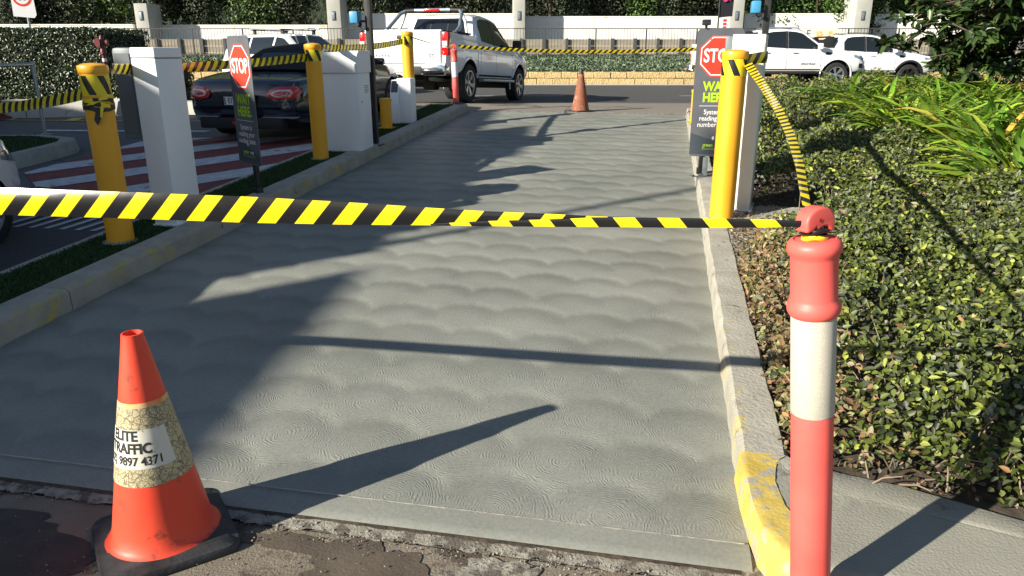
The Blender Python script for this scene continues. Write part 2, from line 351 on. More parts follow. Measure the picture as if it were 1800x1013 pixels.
def np_mesh(name, V, F, m, parent=None, tint=None, smooth=True):
    me = bpy.data.meshes.new(name); nV, nF = len(V), len(F); k = F.shape[1]
    me.vertices.add(nV); me.vertices.foreach_set('co', np.ascontiguousarray(V, dtype=np.float32).ravel())
    me.loops.add(nF * k); me.loops.foreach_set('vertex_index', np.ascontiguousarray(F, dtype=np.int32).ravel())
    me.polygons.add(nF); me.polygons.foreach_set('loop_start', np.arange(nF, dtype=np.int32) * k); me.polygons.foreach_set('loop_total', np.full(nF, k, dtype=np.int32))
    me.update(calc_edges=True)
    if smooth: me.polygons.foreach_set('use_smooth', np.ones(nF, dtype=bool))
    if tint is not None:
        a = me.color_attributes.new('tint', 'FLOAT_COLOR', 'POINT'); c = np.ones((nV, 4), dtype=np.float32); c[:, :3] = tint; a.data.foreach_set('color', c.ravel())
    me.materials.append(M[m]); me.validate()
    o = bpy.data.objects.new(name, me); col.objects.link(o)
    if parent: o.parent = parent
    return o
def unit(a): return a / np.maximum(np.linalg.norm(a, axis=1, keepdims=True), 1e-6)
def leaf_arrays(Pn, N, ln, wd, fold=.25, droop=.15, along=None):
    n = len(Pn); N = unit(N); rd = rng.normal(size=(n, 3)) if along is None else along
    T = unit(rd - N * np.sum(rd * N, axis=1, keepdims=True)); B = np.cross(N, T)
    ln = np.broadcast_to(ln, (n,))[:, None]; wd = np.broadcast_to(wd, (n,))[:, None]
    z = N * ln
    base = Pn; tip = Pn + T * ln - z * droop
    r1 = Pn + T * ln * .32 + B * wd * .5 + z * fold * .3; r2 = Pn + T * ln * .70 + B * wd * .38 + z * fold * .15
    l1 = Pn + T * ln * .32 - B * wd * .5 + z * fold * .3; l2 = Pn + T * ln * .70 - B * wd * .38 + z * fold * .15
    V = np.stack([base, r1, r2, tip, l2, l1], axis=1).reshape(-1, 3)
    k = np.arange(n)[:, None] * 6
    F = np.concatenate([k + np.array([[0, 1, 2, 3]]), k + np.array([[0, 3, 4, 5]])], axis=0)
    return V, F
def leaves(name, Pn, N, ln, wd, cols, m, parent=None, fold=.25, droop=.15, along=None):
    V, F = leaf_arrays(Pn, N, ln, wd, fold, droop, along)
    return np_mesh(name, V, F, m, parent, np.repeat(cols, 6, axis=0), smooth=False)
def pick(n, pal, wts, jit=.25):
    pal = np.array(pal); w_ = np.array(wts, float); w_ /= w_.sum()
    c = pal[rng.choice(len(pal), n, p=w_)]; return np.clip(c * (1 + jit * rng.normal(size=(n, 1))), .004, .9)
def vnoise(x, y, seed=0):                  # cheap smooth noise, 0..1
    q = np.sin(x * 1.7 + seed) * np.cos(y * 1.3 - seed * 2) + .6 * np.sin(x * 3.9 - y * 2.1 + seed * 3) + .4 * np.cos(x * 7.3 + y * 6.1 + seed)
    return np.clip(q / 4 + .5, 0, 1)

# ================================================================== SETTING
def sheet(name, pts_st, m, dz, step=.35, label=None):
    """A sheet laid on the sloping ground: pts_st is a quad in s,t: (s0,t0),(s0,t1),(s1,t1),(s1,t0)"""
    (a, b, c, d) = [Vector(p) for p in pts_st]
    nu = max(2, int((b - a).length / step) + 1); nv = max(2, int((d - a).length / step) + 1)
    def fn(u, v):
        q = (a * (1 - u) + b * u) * (1 - v) + (d * (1 - u) + c * u) * v
        x, y = ST(q.x, q.y); return (x, y, G(x, y) + dz)
    o = grid(name, fn, [i / nu for i in range(nu + 1)], [j / nv for j in range(nv + 1)], m); o['kind'] = 'structure'; return o
gx = [-220, -120, -60, -40] + [-30 + .75 * i for i in range(81)] + [40, 60, 120, 220]
gy = [-60, -30, -10, -4, -1, 0, .5, 1, 1.4, 1.7, 1.9] + [2 + .25 * i for i in range(53)] + [15.5, 16, 17, 18, 20, 22, 24.6, 27, 29, 40, 80, 200, 400]
tag(grid('ground', lambda x, y: (x, y, G(x, y) - .012), gx, gy, 'lot_surface'), kind='structure')
tag(grid('road', lambda x, y: (x, y, G(x, y)), [-80, -30, -10, 0, 10, 30, 80], [15.6, 16, 16.5, 17, 17.5, 18, 19, 20, 22, 24.6, 27, 28.7], 'street_asphalt'), kind='structure')
# old driveway threshold in front of the fresh slab, with a worn concrete edge strip
tag(sheet('threshold', [(1.0, -4.2), (1.0, 3.5), (1.93, 3.5), (1.93, -4.2)], 'old_asphalt', 0), kind='structure')
def blob(name, s_, t_, rs, rt, m, dz, n=90, seed=0):
    V = [(*ST(s_, t_), G(*ST(s_, t_)) + dz)]
    for i in range(n):
        a = 2 * math.pi * i / n; k = 1 + .16 * math.sin(3 * a + seed) + .10 * math.sin(7 * a + seed * 2) + .05 * math.sin(17 * a + seed) + .03 * random.uniform(-1, 1)
        x, y = ST(min(s_ + rs * k * math.sin(a), 1.935), t_ + rt * k * math.cos(a)); V.append((x, y, G(x, y) + dz))
    return tag(MB().add(V, [(0, 1 + i, 1 + (i + 1) % n) for i in range(n)]).build(name, m), kind='structure')
blob('stained_patch', 1.76, -.83, .17, .20, 'dark_stain', .004, seed=1); blob('stained_patch', 1.86, -1.13, .045, .16, 'dark_stain', .0035, seed=4)
blob('stained_patch', 1.45, -3.12, .62, 1.45, 'wet_dimmed_stain', .004, n=200, seed=2)  # partly real wet ground; its dark tone also damps the red bounce
blob('patched_concrete', 1.80, -.40, .10, .20, 'mortar', .006, seed=3)
def ragged(name, s0, s1, t0, t1, m, dz, n=120, amp=.02, kind='structure'):
    V = []; F = []
    for i in range(n + 1):
        t = t0 + (t1 - t0) * i / n
        lo = s0 + amp * (math.sin(t * 17) * .4 + math.sin(t * 41 + 1) * .3 + math.sin(t * 97) * .2 + random.uniform(-1, 1) * .25); hi = s1 + amp * .25 * random.uniform(-1, 1)
        for s_ in (lo, (lo + hi) / 2, hi):
            x, y = ST(s_, t); V.append((x, y, G(x, y) + dz + (random.uniform(0, .002) if s_ != hi else 0)))
        if i: k = 3 * (i - 1); F += [(k, k + 3, k + 4, k + 1), (k + 1, k + 4, k + 5, k + 2)]
    o = MB().add(V, F).build(name, m, None, 50); return tag(o, kind=kind)
ragged('mortar_residue', 1.925, 1.985, -3.6, .30, 'mortar', .008, n=400, amp=.013)
ragged('joint_crack', 1.974, 1.994, -3.6, .31, 'soil', .0105, n=400, amp=.006)
def grit():
    n = 1500; s_ = np.concatenate([rng.normal(1.93, .03, 900), rng.uniform(1.4, 1.95, 600)]); s_ = np.minimum(s_, 1.985); t_ = rng.uniform(-3.2, .32, n)
    x = s_ * sA + t_ * cA; y = s_ * cA - t_ * sA; r = rng.uniform(.0012, .0045, n) * np.where(rng.random(n) < .05, 2.0, 1)
    o8 = np.array([(1, 0, 0), (0, 1, 0), (-1, 0, 0), (0, -1, 0), (0, 0, 1), (0, 0, -1)]) ; J = rng.uniform(.6, 1.3, (n, 6, 1))
    V = (np.stack([x, y, .010 + r * .4], 1)[:, None, :] + o8[None] * J * r[:, None, None]).reshape(-1, 3); f = np.array([(0, 1, 4), (1, 2, 4), (2, 3, 4), (3, 0, 4), (1, 0, 5), (2, 1, 5), (3, 2, 5), (0, 3, 5)])
    F = (np.arange(n)[:, None, None] * 6 + f[None]).reshape(-1, 3); o = np_mesh('loose_grit', V, F, 'mortar', None, None, smooth=False)
    tag(o, 'loose grit and crumbs of mortar along the front edge of the fresh slab', 'grit', kind='stuff')
grit()
# apron across the footpath line, between slab and road
tag(sheet('driveway_apron', [(12.62, -3.2), (12.62, .36), (15.9, 1.6), (14.9, -9.5)], 'apron', .005), kind='structure')
sheet('footway', [(12.62, .36), (12.62, 12), (16.8, 12), (15.9, 1.6)], 'apron', .003)
ragged('mortar_residue', 12.60, 12.72, -3.2, .36, 'mortar', .012, n=60, amp=.03)
tag(grid('road_marking', lambda x, y: (x, y, G(x, y) + .004), [-30, -10, 0, 10, 30], [15.75, 15.83], 'white_paint'), kind='structure')
for x0 in range(-27, 27, 6):
    tag(grid('road_marking', lambda x, y: (x, y, G(x, y) + .005), [x0 + 1.4, x0 + 2.9, x0 + 4.4], [20.0, 20.12], 'white_paint'), kind='structure')

# the fresh concrete slab: domed trowel fans, each face knows its fan
def ramp():
    s0, s1, t0, t1, st = 1.99, 12.62, -3.315, .345, .021
    ns = int((s1 - s0) / st); ntt = int((t1 - t0) / st)
    ss = np.linspace(s0, s1, ns + 1); tt = np.linspace(t0, t1, ntt + 1)
    cs = []; row = 0; s_ = s0 - .12
    while s_ < s1 + .2:
        off = .183 if row % 2 else 0.0; t_ = t0 - .3 + off
        while t_ < t1 + .3:
            cs.append((s_ + rng.normal() * .016, t_ + rng.normal() * .024, .206 + rng.normal() * .012)); t_ += .365
        s_ += .312 + rng.normal() * .012; row += 1
    cs = np.array(cs)
    def owner(S, T_):
        S = S.ravel(); T_ = T_.ravel(); own = np.full(len(S), -1); best = np.full(len(S), 1e9)
        for i, (a, b, r) in enumerate(cs):
            d2 = (S - a) ** 2 + (T_ - b) ** 2; m_ = (d2 < r * r) & (a < best); own[m_] = i; best[m_] = a
        return own
    Sg, Tg = np.meshgrid(ss, tt, indexing='ij'); ov = owner(Sg, Tg); S = Sg.ravel(); T_ = Tg.ravel()
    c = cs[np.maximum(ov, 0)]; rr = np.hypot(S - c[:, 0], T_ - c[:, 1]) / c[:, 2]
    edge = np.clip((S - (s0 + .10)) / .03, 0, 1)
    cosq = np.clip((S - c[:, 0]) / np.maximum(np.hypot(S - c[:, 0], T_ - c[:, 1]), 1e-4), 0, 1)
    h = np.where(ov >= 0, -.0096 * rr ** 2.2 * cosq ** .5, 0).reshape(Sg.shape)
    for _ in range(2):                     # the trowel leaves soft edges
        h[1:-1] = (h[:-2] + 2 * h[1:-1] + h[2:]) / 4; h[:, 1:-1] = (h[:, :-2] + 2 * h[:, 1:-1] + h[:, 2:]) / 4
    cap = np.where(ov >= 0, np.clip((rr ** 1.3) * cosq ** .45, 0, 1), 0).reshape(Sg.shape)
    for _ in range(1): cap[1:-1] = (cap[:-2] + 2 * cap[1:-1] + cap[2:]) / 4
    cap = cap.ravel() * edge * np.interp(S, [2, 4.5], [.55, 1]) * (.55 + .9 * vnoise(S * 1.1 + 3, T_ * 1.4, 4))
    h = h.ravel() * edge + .004 * vnoise(S * .9, T_ * .9, 2); groove = 0
    z = -.10 + .0524 * S + .016 + h + groove; z = np.where(S < s0 + .012, z - .006, z)
    X = S * sA + T_ * cA; Y = S * cA - T_ * sA
    V = np.stack([X, Y, z], axis=1)
    i, j = np.meshgrid(np.arange(ns), np.arange(ntt), indexing='ij'); i = i.ravel(); j = j.ravel(); w_ = ntt + 1
    F = np.stack([i * w_ + j, (i + 1) * w_ + j, (i + 1) * w_ + j + 1, i * w_ + j + 1], axis=1)[:, ::-1]
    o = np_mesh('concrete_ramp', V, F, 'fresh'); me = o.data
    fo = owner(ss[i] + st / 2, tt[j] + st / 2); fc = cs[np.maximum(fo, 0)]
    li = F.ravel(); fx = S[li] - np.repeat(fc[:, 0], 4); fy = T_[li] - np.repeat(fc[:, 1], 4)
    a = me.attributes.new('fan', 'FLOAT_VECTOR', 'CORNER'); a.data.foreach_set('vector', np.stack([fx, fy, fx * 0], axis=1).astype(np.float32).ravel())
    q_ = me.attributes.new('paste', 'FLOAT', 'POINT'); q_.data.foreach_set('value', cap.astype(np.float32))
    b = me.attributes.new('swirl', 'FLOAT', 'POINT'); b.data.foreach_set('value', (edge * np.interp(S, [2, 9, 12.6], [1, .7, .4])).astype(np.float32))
    # exposed front edge of the slab
    o['kind'] = 'structure'
M['fresh_concrete'] = M['fresh']
ramp()
ragged('edging_bead', 2.098, 2.105, -3.3, .33, 'pale_concrete', .024, n=300, amp=.002)

sheet('corner_mortar', [(1.90, .28), (1.96, .46), (2.40, .37), (2.40, .33)], 'mortar', .009, step=.05)['kind'] = 'structure'
# kerbs: profile swept along s, cast in lengths with open joints
def kerb_run(name, s0, s1, ta, tb, h, m='kerb', joint=1.2, rough=.006, seg=.12, gap=.008):
    n = max(1, round((s1 - s0) / joint)); root = thing(name, *KL[name + str(len([o for o in col.objects if o.name.split('.')[0] == name]))], loc=(*ST(s0, (ta + tb) / 2), G(*ST(s0, (ta + tb) / 2))))
    inv = root.matrix_basis.inverted()
    for k in range(n):
        a = s0 + (s1 - s0) * k / n + gap / 2; b = s0 + (s1 - s0) * (k + 1) / n - gap / 2; ns = max(2, int((b - a) / seg))
        V = []; F = []
        sg = 1 if tb > ta else -1; prof = [(ta, 0), (ta + sg * .008, h - .022), (ta + sg * .024, h - .003), ((ta + tb) / 2, h), (tb - sg * .010, h), (tb, h - .010), (tb, -.02)]
        prof = [(t, z if z else -.02) for t, z in prof]; npf = len(prof)
        for i in range(ns + 1):
            s_ = a + (b - a) * i / ns
            for q, (t, z) in enumerate(prof):
                wob = rough * (math.sin(s_ * 9.1 + q * 2) + math.sin(s_ * 23.7 + q)) * .4; x, y = ST(s_, t + wob + random.uniform(-1, 1) * .0015); V.append(inv @ Vector((x, y, -.10 + .0524 * toS(x, y) + z + (wob * .5 + random.uniform(-1, 1) * .001 if z > 0 else 0))))
        for i in range(ns):
            for q in range(npf - 1): F.append((i * npf + q, i * npf + q + 1, (i + 1) * npf + q + 1, (i + 1) * npf + q))
        F += [tuple(range(npf)), tuple(ns * npf + q for q in range(npf))[::-1]]
        mb = MB().add(V, F); o = mb.build('kerb_block', m if not callable(m) else m(k), root, 22)
    return root
KL = {'kerb0': ('long grey kerb with flaked yellow paint along the left side of the fresh slab', 'kerb'),
      'kerb1': ('thin pale edging kerb on the far side of the artificial grass strip', 'kerb'),
      'kerb2': ('weathered concrete kerb between the fresh slab and the garden bed', 'kerb')}
def kerb_yellow_mat():
    m = M['kerb'].copy(); m.name = 'kerb_flaked'; nt = m.node_tree; L = nt.links; b = nt.nodes['Principled BSDF']
    src = b.inputs['Base Color'].links[0].from_socket
    tc = nd(nt, 'ShaderNodeTexCoord'); n = nd(nt, 'ShaderNodeTexNoise'); n.inputs['Scale'].default_value = 6.5; n.inputs['Detail'].default_value = 10; n.inputs['Roughness'].default_value = .78
    L.new(tc.outputs['Object'], n.inputs['Vector'])
    r = nd(nt, 'ShaderNodeValToRGB'); r.color_ramp.elements[0].position = .52; r.color_ramp.elements[1].position = .62; L.new(n.outputs[0], r.inputs[0])
    at = nd(nt, 'ShaderNodeAttribute', attribute_name='face_paint'); mu = nd(nt, 'ShaderNodeMath', operation='MULTIPLY')
    L.new(r.outputs[0], mu.inputs[0]); L.new(at.outputs['Fac'], mu.inputs[1])
    mx = nd(nt, 'ShaderNodeMix', data_type='RGBA'); L.new(mu.outputs[0], mx.inputs[0]); L.new(src, mx.inputs[6]); mx.inputs[7].default_value = (.46, .37, .10, 1)
    L.new(mx.outputs[2], b.inputs['Base Color']); M['kerb_flaked'] = m
kerb_yellow_mat()
kl = kerb_run('kerb', 1.2, 12.55, -3.30, -3.50, .15, 'kerb_flaked', joint=2.3, rough=.009)
kerb_run('kerb', 1.2, 12.45, -4.02, -3.92, .135, 'kerb', joint=2.8, rough=.004)
kr = kerb_run('kerb', 2.46, 12.5, .33, .50, .135, 'kerb_flaked', joint=1.9, rough=.006)
for root, lim, lo_ in ((kl, 9.0, 0), (kr, 3.6, 0)):
    for ch in root.children:
        me = ch.data; a = me.attributes.new('face_paint', 'FLOAT', 'POINT')
        mwm = root.matrix_basis
        a.data.foreach_set('value', [1.0 if ((i % 7) in (0, 1, 2) and toS(*(mwm @ v.co).xy) < lim and toS(*(mwm @ v.co).xy) > lo_) else 0.0 for i, v in enumerate(me.vertices)])
# rounded island nose at the far left end
def nose():
    root = thing('island_nose', 'pale rounded concrete nose at the street end of the grass strip', 'kerb', (*ST(12.5, -3.66), .555))
    pts = [(-.36, 0), (-.34, .16), (-.22, .30), (0, .36), (.22, .30), (.33, .16), (.36, 0)]
    mb = MB(); mb.prism(pts, -.02, .13); o = mb.build('kerb_block', 'pale_concrete', root, bevel=.015); o.rotation_euler.z = -AZ
nose()
# island soil under turf, then the turf itself
def turf_area(name, poly_fn, n, base_m, blade=.022, lab=''):
    Pn = poly_fn(n); N = rng.normal(size=(n, 3)) * .55; N[:, 2] += .2
    al = rng.normal(size=(n, 3)) * .45; al[:, 2] += 1
    c = pick(n, [(.035, .085, .024), (.055, .12, .03), (.08, .12, .045), (.022, .06, .018)], [4, 4, 1, 3])
    o = leaves(name, Pn, N, blade * rng.uniform(.6, 1.3, n), blade * .22, c, 'turf', None, .1, .1, al); return tag(o, lab, 'artificial grass', kind='stuff')
def isl(n):
    s_ = 1.3 + (12.5 - 1.3) * rng.random(n) ** 1.6; t_ = rng.uniform(-3.93, -3.49, n); x = s_ * sA + t_ * cA; y = s_ * cA - t_ * sA
    return np.stack([x, y, -.10 + .0524 * s_ + .125 + rng.uniform(0, .006, n)], axis=1)
tag(grid('island_base', lambda s_, t_: (*ST(s_, t_), -.10 + .0524 * s_ + .125), [1.2, 4, 8, 12.45], [-3.93, -3.7, -3.48], 'turf_base'), kind='structure')
turf_area('artificial_grass', isl, 90000, None, lab='dark green artificial grass filling the narrow island between the two kerbs')

# right hand kerb return with the yellow painted nose, and the footpath behind it
def footpath():
    arc = [(2.46, .33), (2.30, .335), (2.15, .345), (2.02, .365), (1.94, .40), (1.895, .46), (1.88, .56)]
    outer = arc + [(1.86, 1.2), (1.84, 3.2)]
    inner = [(2.46, .505), (2.46, .505), (2.44, .53), (2.42, .60), (2.40, .66), (2.38, .74), (2.36, .84), (2.18, 1.3), (1.95, 3.2)]
    root = thing('footpath_kerb', 'broad concrete kerb return curving right round the corner of the garden bed', 'kerb', (*ST(2.1, .6), 0.0)); inv = root.matrix_basis.inverted()
    def sect(o_, i_, prof):
        V = []
        for i_s, ((a, b), (c, d)) in enumerate(zip(o_, i_)):
            for k, z in prof:
                if .72 < k < .78 and i_s < 42: z = .1315
                s_ = a + (c - a) * k; t_ = b + (d - b) * k; x, y = ST(s_, t_); V.append(inv @ Vector((x, y, G(x, y) + z + random.uniform(-.002, .002))))
        n = len(prof); return V, [(i * n + q, (i + 1) * n + q, (i + 1) * n + q + 1, i * n + q + 1) for i in range(len(o_) - 1) for q in range(n - 1)]
    def dens(l, k=6):
        r = []
        for a, b in zip(l[:-1], l[1:]): r += [(a[0] + (b[0] - a[0]) * i / k, a[1] + (b[1] - a[1]) * i / k) for i in range(k)]
        return r + [l[-1]]
    pr = [(0, -.01), (.010, .095), (.022, .118), (.042, .128), (.065, .131), (.10, .1315), (.25, .1315), (.45, .1315), (.70, .1315), (.725, .1315), (.735, .127), (.747, .127), (.757, .1325), (.79, .133), (.97, .133), (.99, .128), (1.0, .0)]
    V, F = sect(dens(outer), dens(inner), pr)
    MB().add(V, F).build('slab', 'footpath', root, 35)
    # the yellow painted patch wraps the nose, sitting just proud
    def paint(o_, i_):
        V = []; ds = [-.004, .001, .006, .018, .035, .06, .10, .14, .172]
        for (a, b), (c, d) in zip(o_, i_):
            w_ = math.hypot(c - a, d - b)
            for q in ds:
                k = max(q, 0) / w_; z = float(np.interp(k, [p[0] for p in pr], [p[1] for p in pr])) + .0035; kk = min(q - .003, w_ - .002) / w_
                x, y = ST(a + (c - a) * kk, b + (d - b) * kk); V.append(inv @ Vector((x, y, G(x, y) + z)))
        n = len(ds); MB().add(V, [(i * n + q, i * n + q + 1, (i + 1) * n + q + 1, (i + 1) * n + q) for i in range(len(o_) - 1) for q in range(n - 1)]).build('painted_nose', 'yellow_paint', root, 50)
    paint(dens(outer[:6]), dens(inner[:6]))
    return
    o2 = dens([(2.455, .33), (2.30, .335), (2.15, .345), (2.02, .365), (1.94, .40), (1.90, .45)]); i2 = dens([(2.455, .50), (2.33, .49), (2.22, .49), (2.12, .50), (2.02, .51), (1.97, .52)])
    V, F = sect(o2, i2, [(-.015, .0), (.08, .075), (.27, .125), (.42, .137), (.7, .138), (1, .137)]); MB().add(V, F).build('painted_nose', 'yellow_paint', root, 50)
footpath()

# garden bed soil
def bed(s_, t_):
    x, y = ST(s_, t_); return (x, y, -.10 + .0524 * min(s_, 12.8) + .10)
tag(grid('garden_soil', bed, [2.0 + .5 * i for i in range(23)], [.49, .7, 1, 1.5, 2, 3, 4, 6, 9], 'soil'), kind='structure')
def front_edge(t_): return 2.47 - .27 * (t_ - .5)
tag(sheet('plinth', [(4.62, .49), (4.62, 1.30), (6.15, 1.30), (6.15, .49)], 'kerb', .128), kind='structure')
sheet('plinth', [(7.0, .49), (7.0, .95), (7.7, .95), (7.7, .49)], 'kerb', .128)

# ------------------------------------------------------------------ left hand car park surface
sheet('dark_lane', [(3.0, -7.5), (3.0, -4.03), (5.2, -4.03), (5.2, -7.5)], 'asphalt', -.006)
def stripes():
    # red and white crossing bars running across the exit lane
    reg = [ST(*q) for q in ((6.10, -4.03), (9.9, -4.03), (9.3, -7.0), (6.95, -6.9), (6.35, -6.2))]
    def clip(poly, p, n):
        out = []
        for i, a in enumerate(poly):
            b = poly[(i + 1) % len(poly)]; da = (a[0] - p[0]) * n[0] + (a[1] - p[1]) * n[1]; db = (b[0] - p[0]) * n[0] + (b[1] - p[1]) * n[1]
            if da >= 0: out.append(a)
            if da * db < 0: k = da / (da - db); out.append((a[0] + (b[0] - a[0]) * k, a[1] + (b[1] - a[1]) * k))
        return out
    def lay(poly, m, dz, name):
        if len(poly) < 3: return
        bm = bmesh.new(); bm.faces.new([bm.verts.new((x, y, 0)) for x, y in poly]); bmesh.ops.triangulate(bm, faces=bm.faces)
        for _ in range(4): bmesh.ops.subdivide_edges(bm, edges=[e for e in bm.edges if e.calc_length() > .4], cuts=1); bmesh.ops.triangulate(bm, faces=bm.faces)
        bm.verts.index_update(); V = [(v.co.x, v.co.y, G(v.co.x, v.co.y) + dz) for v in bm.verts]; F = [tuple(v.index for v in f.verts) for f in bm.faces]; bm.free()
        tag(MB().add(V, F).build(name, m), kind='structure')
    lay(reg, 'red_paint', -.004, 'red_crossing')
    ba = R(46); dr = (math.sin(ba), math.cos(ba)); nn = (-dr[1], dr[0])
    for k in range(-5, 6):
        o_ = k * .94; p0 = (-3.95 + nn[0] * o_, 9.40 + nn[1] * o_); p1 = (p0[0] + nn[0] * .42, p0[1] + nn[1] * .42)
        lay(clip(clip(reg, p0, nn), p1, (-nn[0], -nn[1])), 'white_paint', .001, 'crossing_bar')
    for k in range(9):
        t_ = -5.25 + k * .145
        sheet('hatch_mark', [(5.02, t_ - .10), (5.02, t_ - .045), (5.55, t_ + .02), (5.55, t_ - .03)], 'white_paint', -.001)
    sheet('lane_arrow', [(9.7, -9.2), (9.85, -9.2), (10.1, -6.6), (9.95, -6.6)], 'white_paint', -.003)
    sheet('lane_arrow', [(9.95, -8.0), (10.15, -7.2), (10.3, -6.7), (10.12, -7.3)], 'white_paint', .000)
    sheet('lane_arrow', [(9.0, -6.6), (9.25, -6.2), (9.7, -5.6), (9.35, -6.0)], 'white_paint', -.003)
    sheet('kerb_line', [(10.5, -13), (10.56, -13), (11.15, -6.0), (11.09, -6.0)], 'yellow_paint', -.003)
    for q in (-10.9, -9.7):
        sheet('kerb_line', [(10.72, q), (10.74, q + .22), (11.1, q + .10), (11.08, q - .12)], 'yellow_paint', .0)
stripes()
def small_island():
    root = thing('traffic_island', 'low grey kerbed island with artificial grass left of the red crossing', 'traffic island', (-6.4, 8.9, G(-6.4, 8.9)))
    inv = root.matrix_basis.inverted()
    pts = [(-5.62, 9.72), (-5.50, 9.45), (-5.52, 9.15), (-5.60, 8.6), (-5.76, 7.9), (-5.95, 7.6), (-6.6, 7.4), (-9.5, 7.5), (-9.5, 10.1), (-6.2, 10.0)]
    def ring(k, dz):
        c = Vector((-7.3, 8.8)); r = []
        for p in pts: q = c + (Vector(p) - c) * k; r.append(inv @ Vector((q.x, q.y, G(q.x, q.y) + dz)))
        return r
    A, B, C, D = ring(1, -.02), ring(.985, .13), ring(.975, .145), ring(.89, .145); n = len(pts)
    V = A + B + C + D; F = [(j * n + i, j * n + (i + 1) % n, (j + 1) * n + (i + 1) % n, (j + 1) * n + i) for j in range(3) for i in range(n)]
    MB().add(V, F).build('kerb_block', 'kerb', root, 40)
    gtop = MB().add(ring(.895, .135), [tuple(range(n))]).build('turf_base', 'turf_base', root)
    n2 = 26000; P0 = []
    c = np.array([-7.3, 8.8]); pp = (np.array(pts) - c) * .89 + c
    from mathutils.geometry import intersect_point_tri_2d
    while len(P0) < n2:
        x = rng.uniform(-9, -5.6); y = rng.uniform(7.5, 10)
        ins = False
        for i in range(n):
            if intersect_point_tri_2d(Vector((x, y)), Vector(c), Vector(pp[i]), Vector(pp[(i + 1) % n])): ins = True; break
        if ins: P0.append((x, y, G(x, y) + .137))
    P0 = np.array(P0) - np.array(root.location); N = rng.normal(size=(n2, 3)) * .5; al = rng.normal(size=(n2, 3)) * .45; al[:, 2] += 1
    o = leaves('turf', P0, N, .03 * rng.uniform(.6, 1.3, n2), .007, pick(n2, [(.035, .09, .024), (.055, .12, .03), (.022, .06, .018)], [4, 4, 3]), 'turf', root, .1, .1, al); o['kind'] = 'stuff'
small_island()
# ================================================================== UNSEEN BUILDINGS BEHIND THE CAMERA (added, eaves shaped to throw the big shadow)
cS, sS = math.cos(SUN_AZ), math.sin(SUN_AZ); TE = math.tan(SUN_EL)
def AC(a, c): return Vector((a * cS + c * sS, -a * sS + c * cS))
EH = 6.0
def eave_b(a): return .11 + (-2.51 - a) * .388
def eave(a): return AC(a, (eave_b(a) - EH) / TE)
def shadowing():
    e0, e1 = eave(5.0), eave(-11.45); d = (e1 - e0).normalized(); nrm = Vector((d.y, -d.x))     # nrm points away from the wall's back
    if nrm.x < 0: nrm = -nrm
    rz = math.atan2(d.y, d.x); L_ = (e1 - e0).length
    t = thing('shadow_building', 'unseen flat roofed shop building left of the camera, outside the frame', 'building', (e0.x, e0.y, -.02), rz)
    side = 1 if (Matrix.Rotation(-rz, 2) @ nrm).y > 0 else -1
    def b(name, x0, x1, y0, y1, z0, z1, m): return box(name, ((x0 + x1) / 2, (y0 + y1) / 2 * side, (z0 + z1) / 2), (x1 - x0, abs(y1 - y0), z1 - z0), m, t)
    b('wall', 0, L_, -8.0, -.05, 0, 5.0, 'building_cream')
    k = lambda a: (eave(a) - e0).length
    ga, gb = k(-4.52), k(-4.86)  # slot left in the parapet to let the light streak through
    b('parapet', 0, ga, -.05, 0, 5.002, EH, 'building_cream'); b('parapet', gb, L_, -.05, 0, 5.002, EH, 'building_cream'); b('parapet', ga, gb, -.05, 0, 5.002, 5.15, 'building_cream')
    b('shadow_step', k(-5.20), k(-7.40), -.049, -.001, EH + .002, EH + .20, 'building_cream'); b('shadow_step', k(-7.42), k(-9.35), -.049, -.001, EH + .002, EH + .42, 'building_cream')  # steps added to lift the shadow edge on the cabinets
    MB().tube([(k(-4.96), -.05 * side, 5.9), (k(-4.96), -.05 * side, 8.1)], .055, 10).build('shadow_pole', 'galvanised', t, 40)  # unseen pole added to throw the thin dark streak of shadow
    for i in range(6):
        x0 = 2.5 + i * 4.0
        if x0 + 2 < L_: b('window', x0, x0 + 2.0, .0, .03, 1.0, 2.6, 'car_glass')
    # second unseen block, added to carry the low shadow further left
    f0, f1 = AC(-11.35, (.62 - EH) / TE), AC(-24.0, (.55 - EH) / TE); d = (f1 - f0).normalized(); rz2 = math.atan2(d.y, d.x); L2 = (f1 - f0).length
    t2 = thing('shadow_building', 'second unseen flat roofed building further left, added to throw the lower shadow', 'building', (f0.x, f0.y, -.02), rz2)
    away = Matrix.Rotation(-rz2, 2) @ Vector((-sS, -cS)); sy = 1 if away.y > 0 else -1
    box('wall', (L2 / 2, 3.5 * sy, EH / 2), (L2, 7.0, EH), 'building_cream', t2); box('roof_edge', (L2 / 2, 3.5 * sy, EH - .15), (L2 + .04, 7.04, .2), 'kerb', t2)
    for i in range(3): box('window', (2.2 + i * 3.6, -.01 * sy, 1.9), (2.0, .04, 1.6), 'car_glass', t2)
shadowing()

# ================================================================== FAR SIDE OF THE STREET
YK = 29.0
zk = 0.38
tag(box('road_gutter', (0, YK - .12, zk + .012), (160, .42, .03), 'pale_concrete'), kind='structure')
def block_row(root, x0, x1, y, z0, h, L_, m, off=0.0, dep=.25, jit=.012):
    mesh = []
    for q in range(5):
        mb = MB(); mb.box((0, 0, 0), (L_ - .012, dep, h - .010)); me = mb.build('block', m, None, None, .014, 1); me_ = me.data
        for v in me_.vertices: v.co += Vector((random.uniform(-1, 1) * .006, random.uniform(-1, 1) * .018, random.uniform(-1, 1) * .004))
        mesh.append(me_); bpy.data.objects.remove(me)
    n = int((x1 - x0) / L_)
    for i in range(n):
        o = bpy.data.objects.new('stone', random.choice(mesh)); col.objects.link(o); o.parent = root
        o.location = (x0 + off + (i + .5) * L_, y + random.uniform(-jit, jit), z0 + h / 2); o.rotation_euler.z = random.uniform(-.01, .01) + (math.pi if random.random() < .5 else 0)
